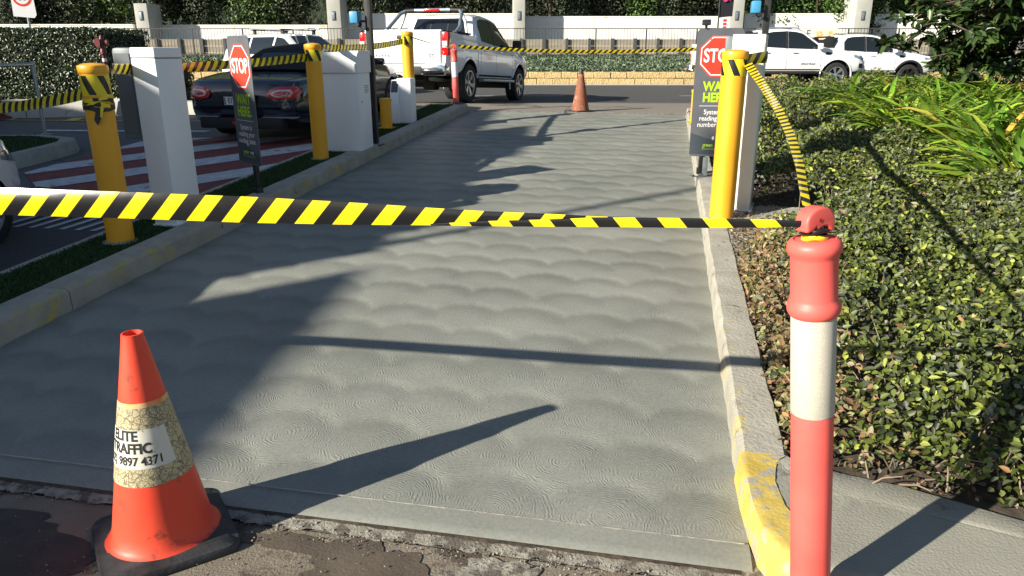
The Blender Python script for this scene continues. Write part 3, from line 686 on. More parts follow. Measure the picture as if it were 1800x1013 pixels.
gw = thing('garden_wall', 'low yellow sandstone block wall along the far side of the street', 'wall', (0, 0, 0))
gz1 = P(1000, 126, YK + .25).z; hh = (gz1 - zk) / 2
for k in range(2): block_row(gw, -22, 27.5, YK + .25 + (.02 * (k)), zk + k * hh, hh * .98, .62, 'sandstone', off=.31 * (k % 2))
box('backing', (0, YK + .42, (gz1 + zk) / 2 - .03), (80, .14, gz1 - zk - .06), 'mortar', gw)
# verge sloping up to the fence
yb = 33.0; zb_ = P(1000, 99, yb).z
def verge(x, y): k = (y - YK - .4) / (yb + .6 - YK - .4); return (x, y, gz1 - .05 + (zb_ - gz1 + .02) * k)
tag(grid('verge', verge, [-80, -30, 0, 30, 80], [YK + .4, 31, yb + .6, yb + 1.2], 'soil'), kind='structure')
def groundcover():
    n = 60000; x = rng.uniform(-22, 26, n); y = YK + .35 + (yb + .3 - YK - .35) * rng.random(n); k = (y - YK - .4) / (yb + .2 - YK)
    z = gz1 - .03 + (zb_ - gz1) * k + rng.uniform(-.02, .13, n) * (.5 + vnoise(x * 1.2, y * 2, 1))
    N = rng.normal(size=(n, 3)) * .7; N[:, 2] += .6; al = rng.normal(size=(n, 3)) * .8; al[:, 2] += .5
    c = pick(n, [(.10, .15, .08), (.16, .22, .13), (.22, .27, .18), (.06, .10, .05)], [3, 4, 3, 2])
    o = leaves('groundcover', np.stack([x, y, z], 1), N, .13 * rng.uniform(.5, 1.3, n), .045, c, 'leaf_far', None, .2, .2, al)
    tag(o, 'grey green groundcover spilling over the yellow stone wall below the fence', 'groundcover', kind='stuff')
groundcover()
# steel picket fence
fz1 = P(1000, 50, yb).z; fz0 = P(1000, 101, yb).z
pf = thing('picket_fence', 'thin black steel picket fence above the groundcover verge', 'fence', (0, 0, 0))
xs_posts = [P(u, 50, yb).x for u in (313, 390, 468)]; dx = 2.13
x_ = P(1048, 50, yb).x; posts = [x_ + dx * i for i in range(-13, 11)]
for px in posts: box('post', (px, yb, (fz0 + fz1) / 2 - .05), (.055, .055, fz1 - fz0 + .1), 'fence_steel', pf)
for zr_ in (fz1 - .01, fz0 + .10): box('rail', ((posts[0] + posts[-1]) / 2, yb, zr_), (posts[-1] - posts[0], .035, .035), 'fence_steel', pf)
mb = MB()
x_ = posts[0]
while x_ < posts[-1]: mb.box((x_, yb, (fz0 + fz1) / 2 + .03), (.016, .016, fz1 - fz0 - .06)); x_ += .1331
tag(mb.build('pickets', 'fence_steel', pf), kind='stuff')
# sleeper retaining wall behind it
ysl = 34.4; sz1 = P(1000, 69, ysl).z; sz0 = P(1000, 101, ysl).z - .1
sw = thing('sleeper_wall', 'weathered sleeper retaining wall with dark steel posts behind the picket fence', 'wall', (0, 0, 0))
pb = MB().box((0, 0, 0), (1.0, .08, (sz1 - sz0) / 3 - .012)).build('sleeper', 'sleeper'); pbm = pb.data; bpy.data.objects.remove(pb)
sp_ = 1.005; x0 = P(1036, 80, ysl).x - 26 * sp_
for i in range(48):
    x_ = x0 + i * sp_; box('post', (x_, ysl - .04, (sz0 + sz1) / 2 + .01), (.13, .16, sz1 - sz0 + .04), 'post_steel', sw)
    for k in range(3):
        o = bpy.data.objects.new('sleeper', pbm); col.objects.link(o); o.parent = sw; o.location = (x_ + sp_ / 2, ysl + .02 + random.uniform(-.012, .012), sz0 + (k + .5) * (sz1 - sz0) / 3); o.scale.x = sp_ - .01
# noise wall with pylons
yw = 38.2
def wallseg(label, u0, u1, vt):
    a, b = P(u0, 60, yw).x, P(u1, 60, yw).x; zt = P(1000, vt, yw).z
    t = thing('white_wall', label, 'wall', ((a + b) / 2, yw + .12, 0), 0, 'white panels of the wall across the street')
    box('panel', (0, 0, zt / 2), (b - a - .02, .22, zt), 'white_wall', t, .01); box('coping', (0, 0, zt + .03), (b - a - .02, .27, .06), 'white_wall', t, .01)
    n = max(2, int((b - a) / 3.2))
    for i in range(1, n): box('panel_joint', (-(b - a) / 2 + (b - a) * i / n, -.1115, zt / 2), (.03, .004, zt), 'pylon', t)
    return t
wallseg('white rendered wall panel above the clipped hedge, far left', -420, 236, 45)
wallseg('long lower white wall panel between the two left pylons', 250, 576, 46)
wallseg('white wall panel behind the departing utility truck', 598, 904, 26)
wallseg('broad white wall panel between the centre pylon and the right stop sign', 922, 1288, 31)
wallseg('white wall panel above the parked looking utility trucks, striped by branch shade', 1306, 1508, 26)
wallseg('white wall panel at the right behind the glossy leaved tree', 1534, 2000, 27)
def pylon(label, u0, u1, vtop=None):
    y = 37.0; a, b = P(u0, 0, y).x, P(u1, 0, y).x; zt = P(1000, vtop, y).z if vtop is not None else 7.5
    t = thing('concrete_pylon', label, 'pylon', ((a + b) / 2, y + .6, 0), 0, 'concrete pylons standing in the white wall')
    w_ = b - a; mb = MB(); pts = [(-w_ / 2, -.6), (w_ / 2, -.6), (w_ / 2 + .06, .7), (-w_ / 2 - .06, .7)]
    mb.prism(pts, 0, zt); mb.build('column', 'pylon', t, None, .03)
    zf_ = P(1000, 28, y).z; box('lamp_niche', (0, -.605, zf_), (.18, .03, .42), 'seam', t, .01); box('lamp', (0, -.625, zf_), (.11, .04, .30), 'galvanised', t, .015)
    return t
pylon('short concrete pylon with a flat top above the hedge corner', 233, 256, 6); pylon('tall concrete pylon left of the departing utility truck', 573, 597)
pylon('tall concrete pylon near the middle of the white wall', 903, 923); pylon('tall concrete pylon directly behind the right hand stop sign', 1286, 1310); pylon('tall concrete pylon behind the rear utility truck roof', 1507, 1535)
# banner on the fence
bt = thing('fence_banner', 'pale banner with two orange flower prints tied to the fence behind the trucks', 'banner', (0, 0, 0))
a, b = P(1392, 50, yb - .08), P(1471, 70, yb - .08); box('cloth', ((a.x + b.x) / 2, yb - .08, (a.z + b.z) / 2), (b.x - a.x, .01, a.z - b.z), 'banner_cloth', bt)
for u0, u1 in ((1432, 1449), (1451, 1469)):
    c0, c1 = P(u0, 53, yb - .09), P(u1, 69, yb - .09); cx, cz, rr_ = (c0.x + c1.x) / 2, (c0.z + c1.z) / 2, (c0.z - c1.z) / 2
    box('poster', (cx, yb - .088, cz), (c1.x - c0.x, .004, c0.z - c1.z), 'poster_cream', bt)
    for k in range(8): a_ = k * math.pi / 4; MB().add([(cx + rr_ * .25 * math.cos(a_ - .5), yb - .093, cz + rr_ * .25 * math.sin(a_ - .5)), (cx + rr_ * .8 * math.cos(a_ - .28), yb - .093, cz + rr_ * .8 * math.sin(a_ - .28)), (cx + rr_ * .95 * math.cos(a_), yb - .093, cz + rr_ * .95 * math.sin(a_)), (cx + rr_ * .8 * math.cos(a_ + .28), yb - .093, cz + rr_ * .8 * math.sin(a_ + .28)), (cx + rr_ * .25 * math.cos(a_ + .5), yb - .093, cz + rr_ * .25 * math.sin(a_ + .5))], [(0, 1, 2, 3, 4)]).build('petal', 'poster_orange', bt)
for ch_, uu in (('H', 1403), ('E', 1421)): lettering('banner_lettering', ch_, .42, lambda u, v: (P(uu, 60, yb - .09).x + u, yb - .093, P(1412, 60, yb - .09).z + v), 'seam', bt, sx=.9)
# advertising flag on a striped pole
fl = thing('advertising_flag', 'black feather flag with pink digits on a red and white pole behind the right sign', 'flag', (P(1268, 60, 13.6).x, 13.6, .55))
fx_ = fl.location.x
MB().tube([(-.07, 0, 0), (-.07, 0, 3.6)], .014, 8).build('flag_pole', 'black_metal', fl, 40)
fz_ = P(1268, 31, 13.6).z - .55
mb = MB(); mb.add([(-.06, .0, fz_), (.17, .02, fz_ + .02), (.19, .0, fz_ + .9), (.16, -.02, fz_ + 1.9), (-.06, 0, fz_ + 2.0)], [(0, 1, 2, 3, 4)]); mb.build('cloth', 'flag_black', fl)
lettering('flag_lettering', '9616', .20, lambda u, v: (.055 - v * .9, -.018, fz_ + .25 + u), 'pink_print', fl, bold=.004, align='LEFT')
box('post', (.04, .03, fz_ / 2), (.09, .09, fz_ - .02), 'sign_white', fl)
for k in range(7): MB().prism([(-.030, 0), (.034, .012), (.022, .05), (-.034, .04)], 0, .003, lambda a, b, z: (.04 + a, -.0165 - z, fz_ - .42 + b + k * .058)).build('red_mark', 'sign_red', fl)
# speed limit sign
ps = P(41, 10, 21.0)
t = thing('speed_sign', 'speed limit 60 sign on a pale post above the hedge, far left', 'sign', (ps.x, 21.0, G(-12, 21.0)), R(12), group=None)
zc = ps.z - t.location.z + .15
MB().prism([(-.28, -.42), (.22, -.46), (.28, -.38), (.26, .5), (-.26, .5)], -.004, .004, lambda a, b, z: (a, z, zc + b)).build('panel', 'sign_white', t)
for r_, m_, e in ((.235, 'sign_red', .006), (.175, 'sign_white', .008)): MB().add([(r_ * math.cos(k * math.pi / 16), -e, zc + .06 + r_ * math.sin(k * math.pi / 16)) for k in range(32)], [tuple(range(32))]).build('ring', m_, t)
lettering('limit_lettering', '60', .26, lambda u, v: (u, -.010, zc + .06 + v), 'print_black', t, bold=.005, sx=.85)
MB().tube([(.05, .03, 0), (.05, .03, zc + .3)], .03, 10).build('post', 'galvanised', t, 40)

# ------------------------------------------------------------------ trees beyond the wall
tag(grid('backdrop_bank', lambda x, y: (x, y, -1 + (y - 43) * 1.6 + 1.0 * math.sin(x * .3 + y)), [-120 + 5 * i for i in range(49)], [43, 44.5, 46, 48, 50, 54, 60], 'dark_backdrop'), kind='structure')  # dark bank added so bright sky stays hidden between the leaves
def crown_leaves(n, rx, ry, rz_, shell=.55, lump=7, lr=.45):
    cs = unit(rng.normal(size=(lump, 3))) * rng.uniform(.3, .75, (lump, 1)); k = rng.integers(0, lump, n)
    d = unit(rng.normal(size=(n, 3))) * (rng.random((n, 1)) ** (1 / 3) * (1 - shell) + shell) * lr
    p = cs[k] + d; return p * np.array([rx, ry, rz_]), unit(d + rng.normal(size=(n, 3)) * .25)
PALS = {'dark': ([(.022, .035, .014), (.035, .05, .02), (.05, .06, .03), (.015, .025, .01), (.06, .055, .035)], [4, 4, 2, 3, 1]),
        'green': ([(.04, .08, .015), (.07, .13, .02), (.10, .17, .03), (.02, .045, .012)], [4, 4, 3, 3])}
def far_tree(label, x, y, zb, h, r, n, pal, lo=.0, ls=.15):
    t = thing('evergreen_tree', label, 'tree', (x, y, zb), 0, 'trees in a row beyond the white wall')
    MB().tube([(0, 0, 0), (.1, .05, h * .35), (-.05, .0, h * .62), (.05, .05, h * .8)], [.16, .13, .09, .04], 8).build('trunk', 'bark', t, 40)
    for k in range(4): a = k * 1.6 + x; MB().tube([(.02, 0, h * (.3 + .08 * k)), (math.cos(a) * r * .35, math.sin(a) * r * .35, h * (.48 + .08 * k)), (math.cos(a) * r * .7, math.sin(a) * r * .7, h * (.58 + .08 * k))], [.07, .045, .02], 6).build('limb', 'bark', t, 40)
    p, N = crown_leaves(n, r, r * .9, h * .42, .35, 11, .48); p[:, 2] += h * .56 + lo; N[:, 2] += .2
    keep = p[:, 2] > zb * 0 + .9; p, N = p[keep], N[keep]
    o = leaves('crown', p, N, ls * rng.uniform(.6, 1.3, len(p)), ls * .55, pick(len(p), *PALS[pal]), 'leaf_far', t, .2, .2); return t
spec_ = [(-440, 'dark'), (-300, 'dark'), (-150, 'green'), (-30, 'green'), (60, 'dark'), (150, 'dark'), (205, 'green'), (300, 'dark'), (370, 'dark'), (440, 'green'), (505, 'dark'), (640, 'dark'), (720, 'dark'), (790, 'dark'), (860, 'dark'), (965, 'dark'), (1040, 'dark'), (1110, 'green'), (1175, 'dark'), (1245, 'dark'), (1345, 'green'), (1420, 'green'), (1480, 'green'), (1580, 'green'), (1660, 'green'), (1760, 'dark'), (1880, 'dark'), (2020, 'dark')]
words = {'dark': 'dark dense evergreen', 'green': 'lighter green leafy tree'}
marks = ['outside the frame at the far left, first of the row', 'outside the frame at the far left, second of the row', 'just outside the left frame edge', 'behind the speed limit sign', 'right of the speed limit sign', 'above the clipped hedge', 'just left of the short pylon', 'right of the short pylon', 'above the left stop sign', 'above the soft top car', 'just left of the tall left pylon', 'above the black camera pole', 'left of the truck sports bar', 'above the truck sports bar', 'just left of the centre pylon', 'just right of the centre pylon', 'above the far traffic cone', 'right of the far traffic cone line', 'left of the advertising flag', 'behind the advertising flag', 'right of the right black pole', 'above the first street truck, hanging over the wall', 'just left of the rightmost pylon', 'just right of the rightmost pylon', 'behind the glossy leaved tree, left part', 'behind the glossy leaved tree, right part', 'outside the frame at the right, first', 'outside the frame at the right, last']
for i, (u, pl) in enumerate(spec_):
    y = 40.3 + rng.uniform(0, .7); x = P(u, 20, y).x; over = pl == 'green' and u > 1300
    far_tree(words[pl] + ' ' + marks[i], x, y - (1.2 if over else 0), .8, 6.4 + rng.uniform(-.4, .8), 1.75 + rng.uniform(0, .3), 6500 if 0 <= u <= 1700 else 2500, pl, lo=-.25 if over else (.0 if u < 575 else .2))

# ------------------------------------------------------------------ clipped hedge, stone kerb wall, rail and hydrant on the left
def hedge(name, label, x0, x1, y0, y1, z0f, z1, n, ls=.055, core=True, pal=None, rise=0.0):
    t = thing(name, label, 'hedge', ((x0 + x1) / 2, (y0 + y1) / 2, z0f)); lx, ly, lz = (x1 - x0) / 2, (y1 - y0) / 2, z1 - z0f
    if core: box('branches', (0, 0, lz / 2), (2 * lx - .14, 2 * ly - .14, lz - .14), 'hedge_core', t)  # solid near-black box stands in for branches and shade inside the hedge
    A = np.array([2 * lx * lz, 2 * ly * lz, 2 * ly * lz, 4 * lx * ly]); A = A / A.sum(); f = rng.choice(4, n, p=A); p = np.zeros((n, 3)); N = np.zeros((n, 3))
    u, v = rng.uniform(-1, 1, n), rng.random(n); dp = rng.exponential(.045, n) - .02
    m = f == 0; p[m] = np.stack([u[m] * lx, -ly + dp[m], v[m] * lz], 1); N[m] = (0, -1, .25)
    m = f == 1; p[m] = np.stack([lx - dp[m], u[m] * ly, v[m] * lz], 1); N[m] = (1, 0, .25)
    m = f == 2; p[m] = np.stack([-lx + dp[m], u[m] * ly, v[m] * lz], 1); N[m] = (-1, 0, .25)
    m = f == 3; p[m] = np.stack([u[m] * lx, (v[m] * 2 - 1) * ly, lz - dp[m]], 1); N[m] = (0, 0, 1)
    bump_ = .06 * (vnoise(p[:, 0] * 2.1, p[:, 2] * 3 + p[:, 1], 3) - .5); p += N * bump_[:, None]
    N += rng.normal(size=(n, 3)) * .55
    c = pick(n, *(pal or ([(.03, .05, .016), (.045, .072, .02), (.08, .105, .035), (.018, .03, .011)], [4, 4, 2, 3])))
    leaves('foliage', p, N, ls * rng.uniform(.6, 1.35, n), ls * .55, c, 'leaf_gloss', t, .22, .15); return t
hx1 = P(190, 60, 14.2).x
hedge('clipped_hedge', 'tall dense clipped hedge at the upper left beyond the galvanised rail', -22, hx1, 14.0, 15.8, .5, P(100, 51, 14.0).z, 85000, ls=.046)
hedge('clipped_hedge', 'lower clipped hedge strip running behind the cabinets to the dark convertible', -14.5, P(338, 130, 13.9).x, 13.15, 13.95, .52, P(250, 124, 13.3).z, 48000, ls=.044)
def kerbwall():
    t = thing('stone_kerb', 'curved pale stone kerb wall at the foot of the left hedge', 'kerb wall', (-8, 13, .46)); inv = Vector(t.location)
    pts = [(-15.0, 11.6), (-11.5, 12.2), (-9.6, 12.62), (-8.3, 12.95), (-7.3, 13.08), (-6.2, 13.05), (-5.3, 12.98)]
    cu = []
    for (a, b) in zip(pts[:-1], pts[1:]): cu += [(a[0] + (b[0] - a[0]) * k / 4, a[1] + (b[1] - a[1]) * k / 4) for k in range(4)]
    cu.append(pts[-1])
    for i in range(0, len(cu) - 1, 4):
        seg = cu[i:i + 5]; V = []; F = []
        for q, (x, y) in enumerate(seg):
            if q in (0, len(seg) - 1): x += .008 * (1 if q == 0 else -1)
            z0 = G(x, y) - .02; h = .30 if x < -6.5 else .24
            for dy, z in ((-.02, 0), (.02, h - .05), (.06, h), (.24, h + .01), (.28, 0)): V.append((x - inv.x, y + dy - inv.y, z0 + z - inv.z))
            if q:
                k = (q - 1) * 5; F += [(k + r_, k + r_ + 1, k + 6 + r_, k + 5 + r_) for r_ in range(4)]
        F += [tuple(range(5)), tuple((len(seg) - 1) * 5 + r_ for r_ in range(5))[::-1]]
        MB().add(V, F).build('kerb_block', 'pale_concrete', t, 40)
kerbwall()
rl = thing('guard_rail', 'galvanised tube hand rail by the low island at the left frame edge', 'hand rail', (-6.27, 10.1, G(-6.27, 10.1) + .12))
zt, zl = 1.386 - rl.location.z, .865 - rl.location.z; e2 = Vector((.35, -1.75, -.07))
MB().tube([(0, 0, 0), (0, 0, zt)], .024, 12).build('post', 'galvanised', rl, 40); MB().tube([(e2.x, e2.y, -.05), (e2.x, e2.y, zt)], .024, 12).build('post', 'galvanised', rl, 40)
for z_ in (zt, zl):
    MB().tube([(0, 0, z_), (e2.x, e2.y, z_)], .024, 12).build('rail', 'galvanised', rl, 40)
    MB().tube([(0, 0, z_ - .045), (0, 0, z_ + .035)], .032, 12).build('clamp', 'galvanised', rl, 40)
box('foot_plate', (0, 0, .01), (.12, .12, .014), 'galvanised', rl)
hp = P(180, 82, 13.0)
hy = thing('fire_hydrant', 'faded red fire hydrant standpipe standing in front of the hedge corner', 'hydrant', (hp.x, 13.0, .55))
ht = P(176, 62, 13.0).z - .55; hy.scale = (.62, .62, 1)
MB().lathe([(.055, 0), (.055, ht - .32), (.075, ht - .30), (.075, ht - .24), (.06, ht - .22), (.06, ht - .06), (.03, ht - .02), (.02, ht)], 20).build('standpipe', 'hydrant_red', hy, 40)
MB().lathe([(.045, -.20), (.05, -.20), (.05, -.15), (.035, -.14), (.035, .10), (.05, .11), (.05, .16), (.001, .165)], 16, axis='x', c=(0, 0, ht - .12)).build('outlet', 'hydrant_red', hy, 40)
MB().lathe([(.075, -.11), (.075, -.09), (.02, -.085), (.02, 0)], 18, axis='y', c=(-.07, 0, ht - .12)).build('hand_wheel', 'hydrant_red', hy, 40)
MB().lathe([(.057, ht - .42), (.057, ht - .37)], 20, cap=False).build('white_band', 'sign_white', hy, 40)

# ------------------------------------------------------------------ right hand garden
def hsurf(s_, t_):
    x = s_ * sA + t_ * cA; y = s_ * cA - t_ * sA
    edge = np.clip((t_ - .50) / .45, 0, 1); fe = np.clip((s_ - (2.47 - .27 * (t_ - .5))) / .55, 0, 1)
    h = .08 + .26 * np.sqrt(edge * fe) + .12 * np.clip((t_ - .9) / 1.5, 0, 1) * fe + .05 * np.clip((s_ - 5) / 3, 0, 1)
    h = h * (.70 + .55 * vnoise(x * 2.3, y * 2.3, 5)) + .02 * np.sin(x * 9) * np.cos(y * 8)
    hole = ((s_ > 4.75) & (s_ < 6.2) & (t_ < 1.05)); h = np.where(hole, 0, h)
    hole2 = ((s_ > 6.9) & (s_ < 7.8) & (t_ < .8)); h = np.where(hole2, 0, h)
    return x, y, -.10 + .0524 * np.minimum(s_, 12.8) + .11, h
def garden():
    parts = []
    def zone(n, s0, s1, size, dens_bias=1.0):
        s_ = s0 + (s1 - s0) * rng.random(n * 3); t_ = .50 + (.62 * s_ + 1.2) * rng.random(n * 3)
        ok = s_ > (2.50 - .27 * (t_ - .5)) + rng.normal(size=n * 3) * .02
        x, y, zb, h = hsurf(s_, t_); ok &= h > .02
        for (cx_, cy_) in CL: ok &= (x - cx_) ** 2 + (y - cy_) ** 2 > .26 ** 2
        # thin dry gaps
        gap = (vnoise(x * 3.1 + 4, y * 3.1, 9) < .33) & (rng.random(n * 3) < .85) & (s_ < 6)
        low = (t_ < .72) & (rng.random(n * 3) < .35); ok &= ~gap & ~low
        s_, t_, x, y, zb, h = (q[ok][:n] for q in (s_, t_, x, y, zb, h)); m = len(x)
        dep = np.minimum(rng.exponential(.05, m), h * .95) - rng.random(m) * .02
        p = np.stack([x, y, zb + h - dep], 1)
        N = rng.normal(size=(m, 3)) * .55; N[:, 2] += .75; N[:, 0] -= .25; N[:, 1] -= .35
        nz = vnoise(x * 1.6, y * 1.6, 11)
        g = pick(m, [(.050, .070, .015), (.082, .110, .019), (.135, .168, .028), (.25, .28, .048), (.028, .038, .013)], [4, 5, 4, 2, 3.5])
        dry = pick(m, [(.26, .15, .07), (.18, .10, .05), (.24, .22, .09), (.30, .25, .15)], [3, 2, 4, 1])
        grey = pick(m, [(.10, .12, .06), (.16, .175, .11), (.06, .075, .04), (.22, .22, .14)], [3, 3, 3, 1])
        pd = np.clip(.02 + .85 * np.exp(-((t_ - .60) / .17) ** 2) * (s_ < 4.7) , 0, .9); pg = np.clip(.10 + .9 * np.clip((.42 - nz) * 5, 0, 1) * np.exp(-((s_ - 3.9) / 1.1) ** 2), 0, .85)
        r = rng.random(m)[:, None]; c = np.where(r < pd[:, None], dry, np.where(rng.random((m, 1)) < pg[:, None], grey, g))
        V, F = leaf_arrays(p, N, size * rng.uniform(.55, 1.3, m), size * .56 * rng.uniform(.8, 1.2, m), .28, .12); parts.append((V, F, np.repeat(c, 6, 0)))
    zone(38000, 2.2, 4.2, .034); zone(60000, 4.0, 7.0, .036); zone(52000, 7.0, 12.9, .044)
    off = 0; Vs, Fs, Cs = [], [], []
    for V, F, c in parts: Vs.append(V); Fs.append(F + off); Cs.append(c); off += len(V)
    o = np_mesh('hedge_groundcover', np.concatenate(Vs), np.concatenate(Fs), 'leaf', None, np.concatenate(Cs), smooth=False)
    tag(o, 'low glossy leaved shrub planting filling the garden bed right of the fresh slab', 'shrubs', kind='stuff')
    # woody stems and litter under the leaves
    mb = MB()
    for i in range(420):
        s_ = 2.35 + 9 * random.random() ** 2; t_ = .55 + (.5 * s_ + .8) * random.random(); x, y, zb, h = (float(q) for q in hsurf(np.array(s_), np.array(t_)))
        if h < .05: continue
        a = random.uniform(0, 6.28); L_ = random.uniform(.08, .22)
        mb.tube([(x, y, zb + .01), (x + math.cos(a) * L_ * .4, y + math.sin(a) * L_ * .4, zb + h * .6), (x + math.cos(a) * L_, y + math.sin(a) * L_, zb + h * random.uniform(.8, 1.02))], [.004, .003, .0015], 4)
    tag(mb.build('shrub_stems', 'dry_twig'), 'thin dry stems showing between the low shrub leaves', 'stems', kind='stuff')
    n = 5000; s_ = rng.uniform(2.3, 7.5, n); t_ = .50 + rng.exponential(.12, n) * 1.2
    m2 = s_ < 2.75; t_[m2] = .5 + rng.random(m2.sum()) * 1.4; x, y, zb, h = hsurf(s_, t_); ok = (s_ > 2.46 - .27 * (t_ - .5)); s_, t_, x, y, zb = (q[ok] for q in (s_, t_, x, y, zb))
    N = rng.normal(size=(len(x), 3)) * .4; N[:, 2] += 1
    o = leaves('leaf_litter', np.stack([x, y, zb + .012 + rng.random(len(x)) * .02], 1), N, .03 * rng.uniform(.4, 1.3, len(x)), .014, pick(len(x), [(.20, .13, .07), (.32, .25, .16), (.10, .07, .04), (.42, .38, .30)], [4, 3, 3, 1]), 'leaf', None, .3, .0)
    tag(o, 'dry fallen leaves and mulch along the inner kerb edge', 'leaf litter', kind='stuff')
def strap_plant(label, x, y, z, n, L_, wd=.035):
    t = thing('strap_leaf_plant', label, 'plant', (x, y, z), 0, 'strap leaved clumps below the glossy tree')
    ks = 7; V = []; F = []; C = []
    for i in range(n):
        a = random.uniform(0, 2 * math.pi); el = random.uniform(.85, 1.50); l = L_ * random.uniform(.7, 1.15); ox, oy = random.gauss(0, .06), random.gauss(0, .06)
        base = len(V); c0 = random.choice([(.13, .23, .02), (.18, .30, .025), (.09, .17, .02), (.28, .38, .035), (.15, .25, .03)]) if random.random() > .06 else (.45, .40, .05)
        c0 = [q * random.uniform(.8, 1.2) for q in c0]; px, pz = 0, 0; ang = el; w_ = wd * random.uniform(.7, 1.2); tw = random.uniform(-.5, .5)
        for k in range(ks):
            q = k / (ks - 1); ww = w_ * (.75 + .5 * q) * (1 - q ** 3) * .5 + .0008
            cx, cy, cz = ox + px * math.cos(a), oy + px * math.sin(a), pz; sx_, sy_ = -math.sin(a) * ww, math.cos(a) * ww
            V += [(cx + sx_, cy + sy_, cz + ww * tw + ww * .35), (cx, cy, cz), (cx - sx_, cy - sy_, cz - ww * tw + ww * .35)]; C += [[v_ * (.85 + .3 * q) for v_ in c0]] * 3
            if k: j = base + 3 * (k - 1); F += [(j, j + 1, j + 4, j + 3), (j + 1, j + 2, j + 5, j + 4)]
            px += math.cos(ang) * l / ks; pz += math.sin(ang) * l / ks; ang -= random.uniform(.10, .30) * (1 + q)
    np_mesh('leaves', np.array(V), np.array(F), 'leaf', t, np.array(C)); return t
clumps = [(1500, 168, 9.6, 'leftmost, low beside the far street edge'), (1545, 175, 8.4, 'second from the left, in front of the dark alloy wheel'), (1600, 165, 9.4, 'directly below the front of the rear truck'), (1590, 215, 7.3, 'front left, leaning out over the shrubs'), (1650, 190, 8.0, 'middle of the bed, bright and upright'), (1700, 165, 9.2, 'under the trunk of the glossy tree'), (1690, 240, 6.6, 'front middle with one yellowed leaf'), (1750, 210, 7.4, 'right of the middle below the tree'), (1770, 290, 5.6, 'nearest, cut by the right frame edge'), (1800, 235, 6.5, 'right edge, behind the nearest clump'), (1850, 200, 7.6, 'just outside the right edge, rear'), (1870, 280, 5.9, 'just outside the right edge, front'), (1560, 200, 7.9, 'low yellowish clump among the shrubs at the left'), (1625, 240, 6.9, 'front left of the middle, above the shrub slope'), (1720, 190, 8.4, 'rear middle, just in front of the trunk'), (1660, 160, 10.0, 'rearmost, under the low glossy branches'), (1780, 180, 8.6, 'rear right, under the glossy tree'), (1735, 262, 6.1, 'front right of the middle with arching tips'), (1790, 330, 5.0, 'nearest low clump at the right frame edge')]
CL = [(P(u, v, y).x, y) for u, v, y, lab in clumps]
garden()
for u, v, y, lab in clumps:
    b_ = P(u, v, y); zz = -.10 + .0524 * min(toS(b_.x, y), 12.8) + .12
    strap_plant('bright green strap leaved clump, ' + lab, b_.x, y, zz + .08, 150, 1.02, .050)
def glossy_tree():
    x, y = 6.45, 9.35; t = thing('glossy_tree', 'broad leaved glossy evergreen tree hanging into the upper right corner', 'tree', (x, y, .60))
    MB().tube([(0, 0, 0), (.03, .02, .5), (-.03, 0, 1.1), (.05, .05, 1.9), (.0, .05, 3.0)], [.10, .085, .075, .06, .04], 10).build('trunk', 'bark', t, 50)
    limbs = []
    for k in range(16):
        a = k * 2.4 + .4; z0 = .30 + .15 * k; L_ = random.uniform(1.0, 1.75) * (1 if k < 12 else .7); up = random.uniform(.15, .75)
        p = [(0, 0, z0), (math.cos(a) * L_ * .5, math.sin(a) * L_ * .5, z0 + up * .5), (math.cos(a) * L_, math.sin(a) * L_, z0 + up)]; limbs.append(p)
        MB().tube(p, [.04, .026, .012], 6).build('limb', 'bark', t, 50)
    tips = []
    for p in limbs:
        for q in range(24):
            k = random.uniform(.35, 1.0); b0 = Vector(p[1]).lerp(Vector(p[2]), (k - .3) / .7) if k > .3 else Vector(p[1]); d = Vector((random.gauss(0, 1), random.gauss(0, 1), random.gauss(.2, .8))).normalized() * random.uniform(.18, .5); tips.append((b0, b0 + d))
    mb = MB()
    for q in range(260):
        c_ = Vector((-.45 + 1.55 * random.gauss(0, .5), -.1 + random.gauss(0, .5), 1.95 + random.gauss(0, .75)))
        if c_.x < -1.75 or c_.z < .75: continue
        d = Vector((random.gauss(0, 1), random.gauss(0, 1), random.gauss(.2, .8))).normalized() * random.uniform(.2, .42); tips.append((c_, c_ + d))
    tips = [q for q in tips if q[1].x > -2.0 + .25 * abs(q[1].z - 1.6)]
    for a, b in tips: mb.tube([a, a.lerp(b, .5) + Vector((0, 0, -.02)), b], [.010, .007, .004], 4)
    tag(mb.build('twigs', 'bark', t), kind='stuff')
    P_, N_, T_ = [], [], []
    for a, b in tips:
        d = (b - a).normalized()
        for j in range(34):
            k = random.uniform(.35, 1.05); c_ = a.lerp(b, k); o = Vector((random.gauss(0, 1), random.gauss(0, 1), random.gauss(.15, .9))); al = (o.normalized() + d * .6).normalized()
            P_.append(c_ + al * .02); T_.append(al); N_.append(Vector((random.gauss(-.15, .5), random.gauss(-.15, .5), random.gauss(.9, .4))))
    n = len(P_); c = pick(n, [(.03, .055, .016), (.045, .082, .02), (.07, .12, .03), (.10, .075, .03), (.014, .028, .011)], [5, 4, 2, .7, 3])
    leaves('crown', np.array(P_), np.array(N_), .150 * rng.uniform(.6, 1.25, n), .068, c, 'leaf_gloss', t, .18, .12, np.array(T_)); return t
glossy_tree()
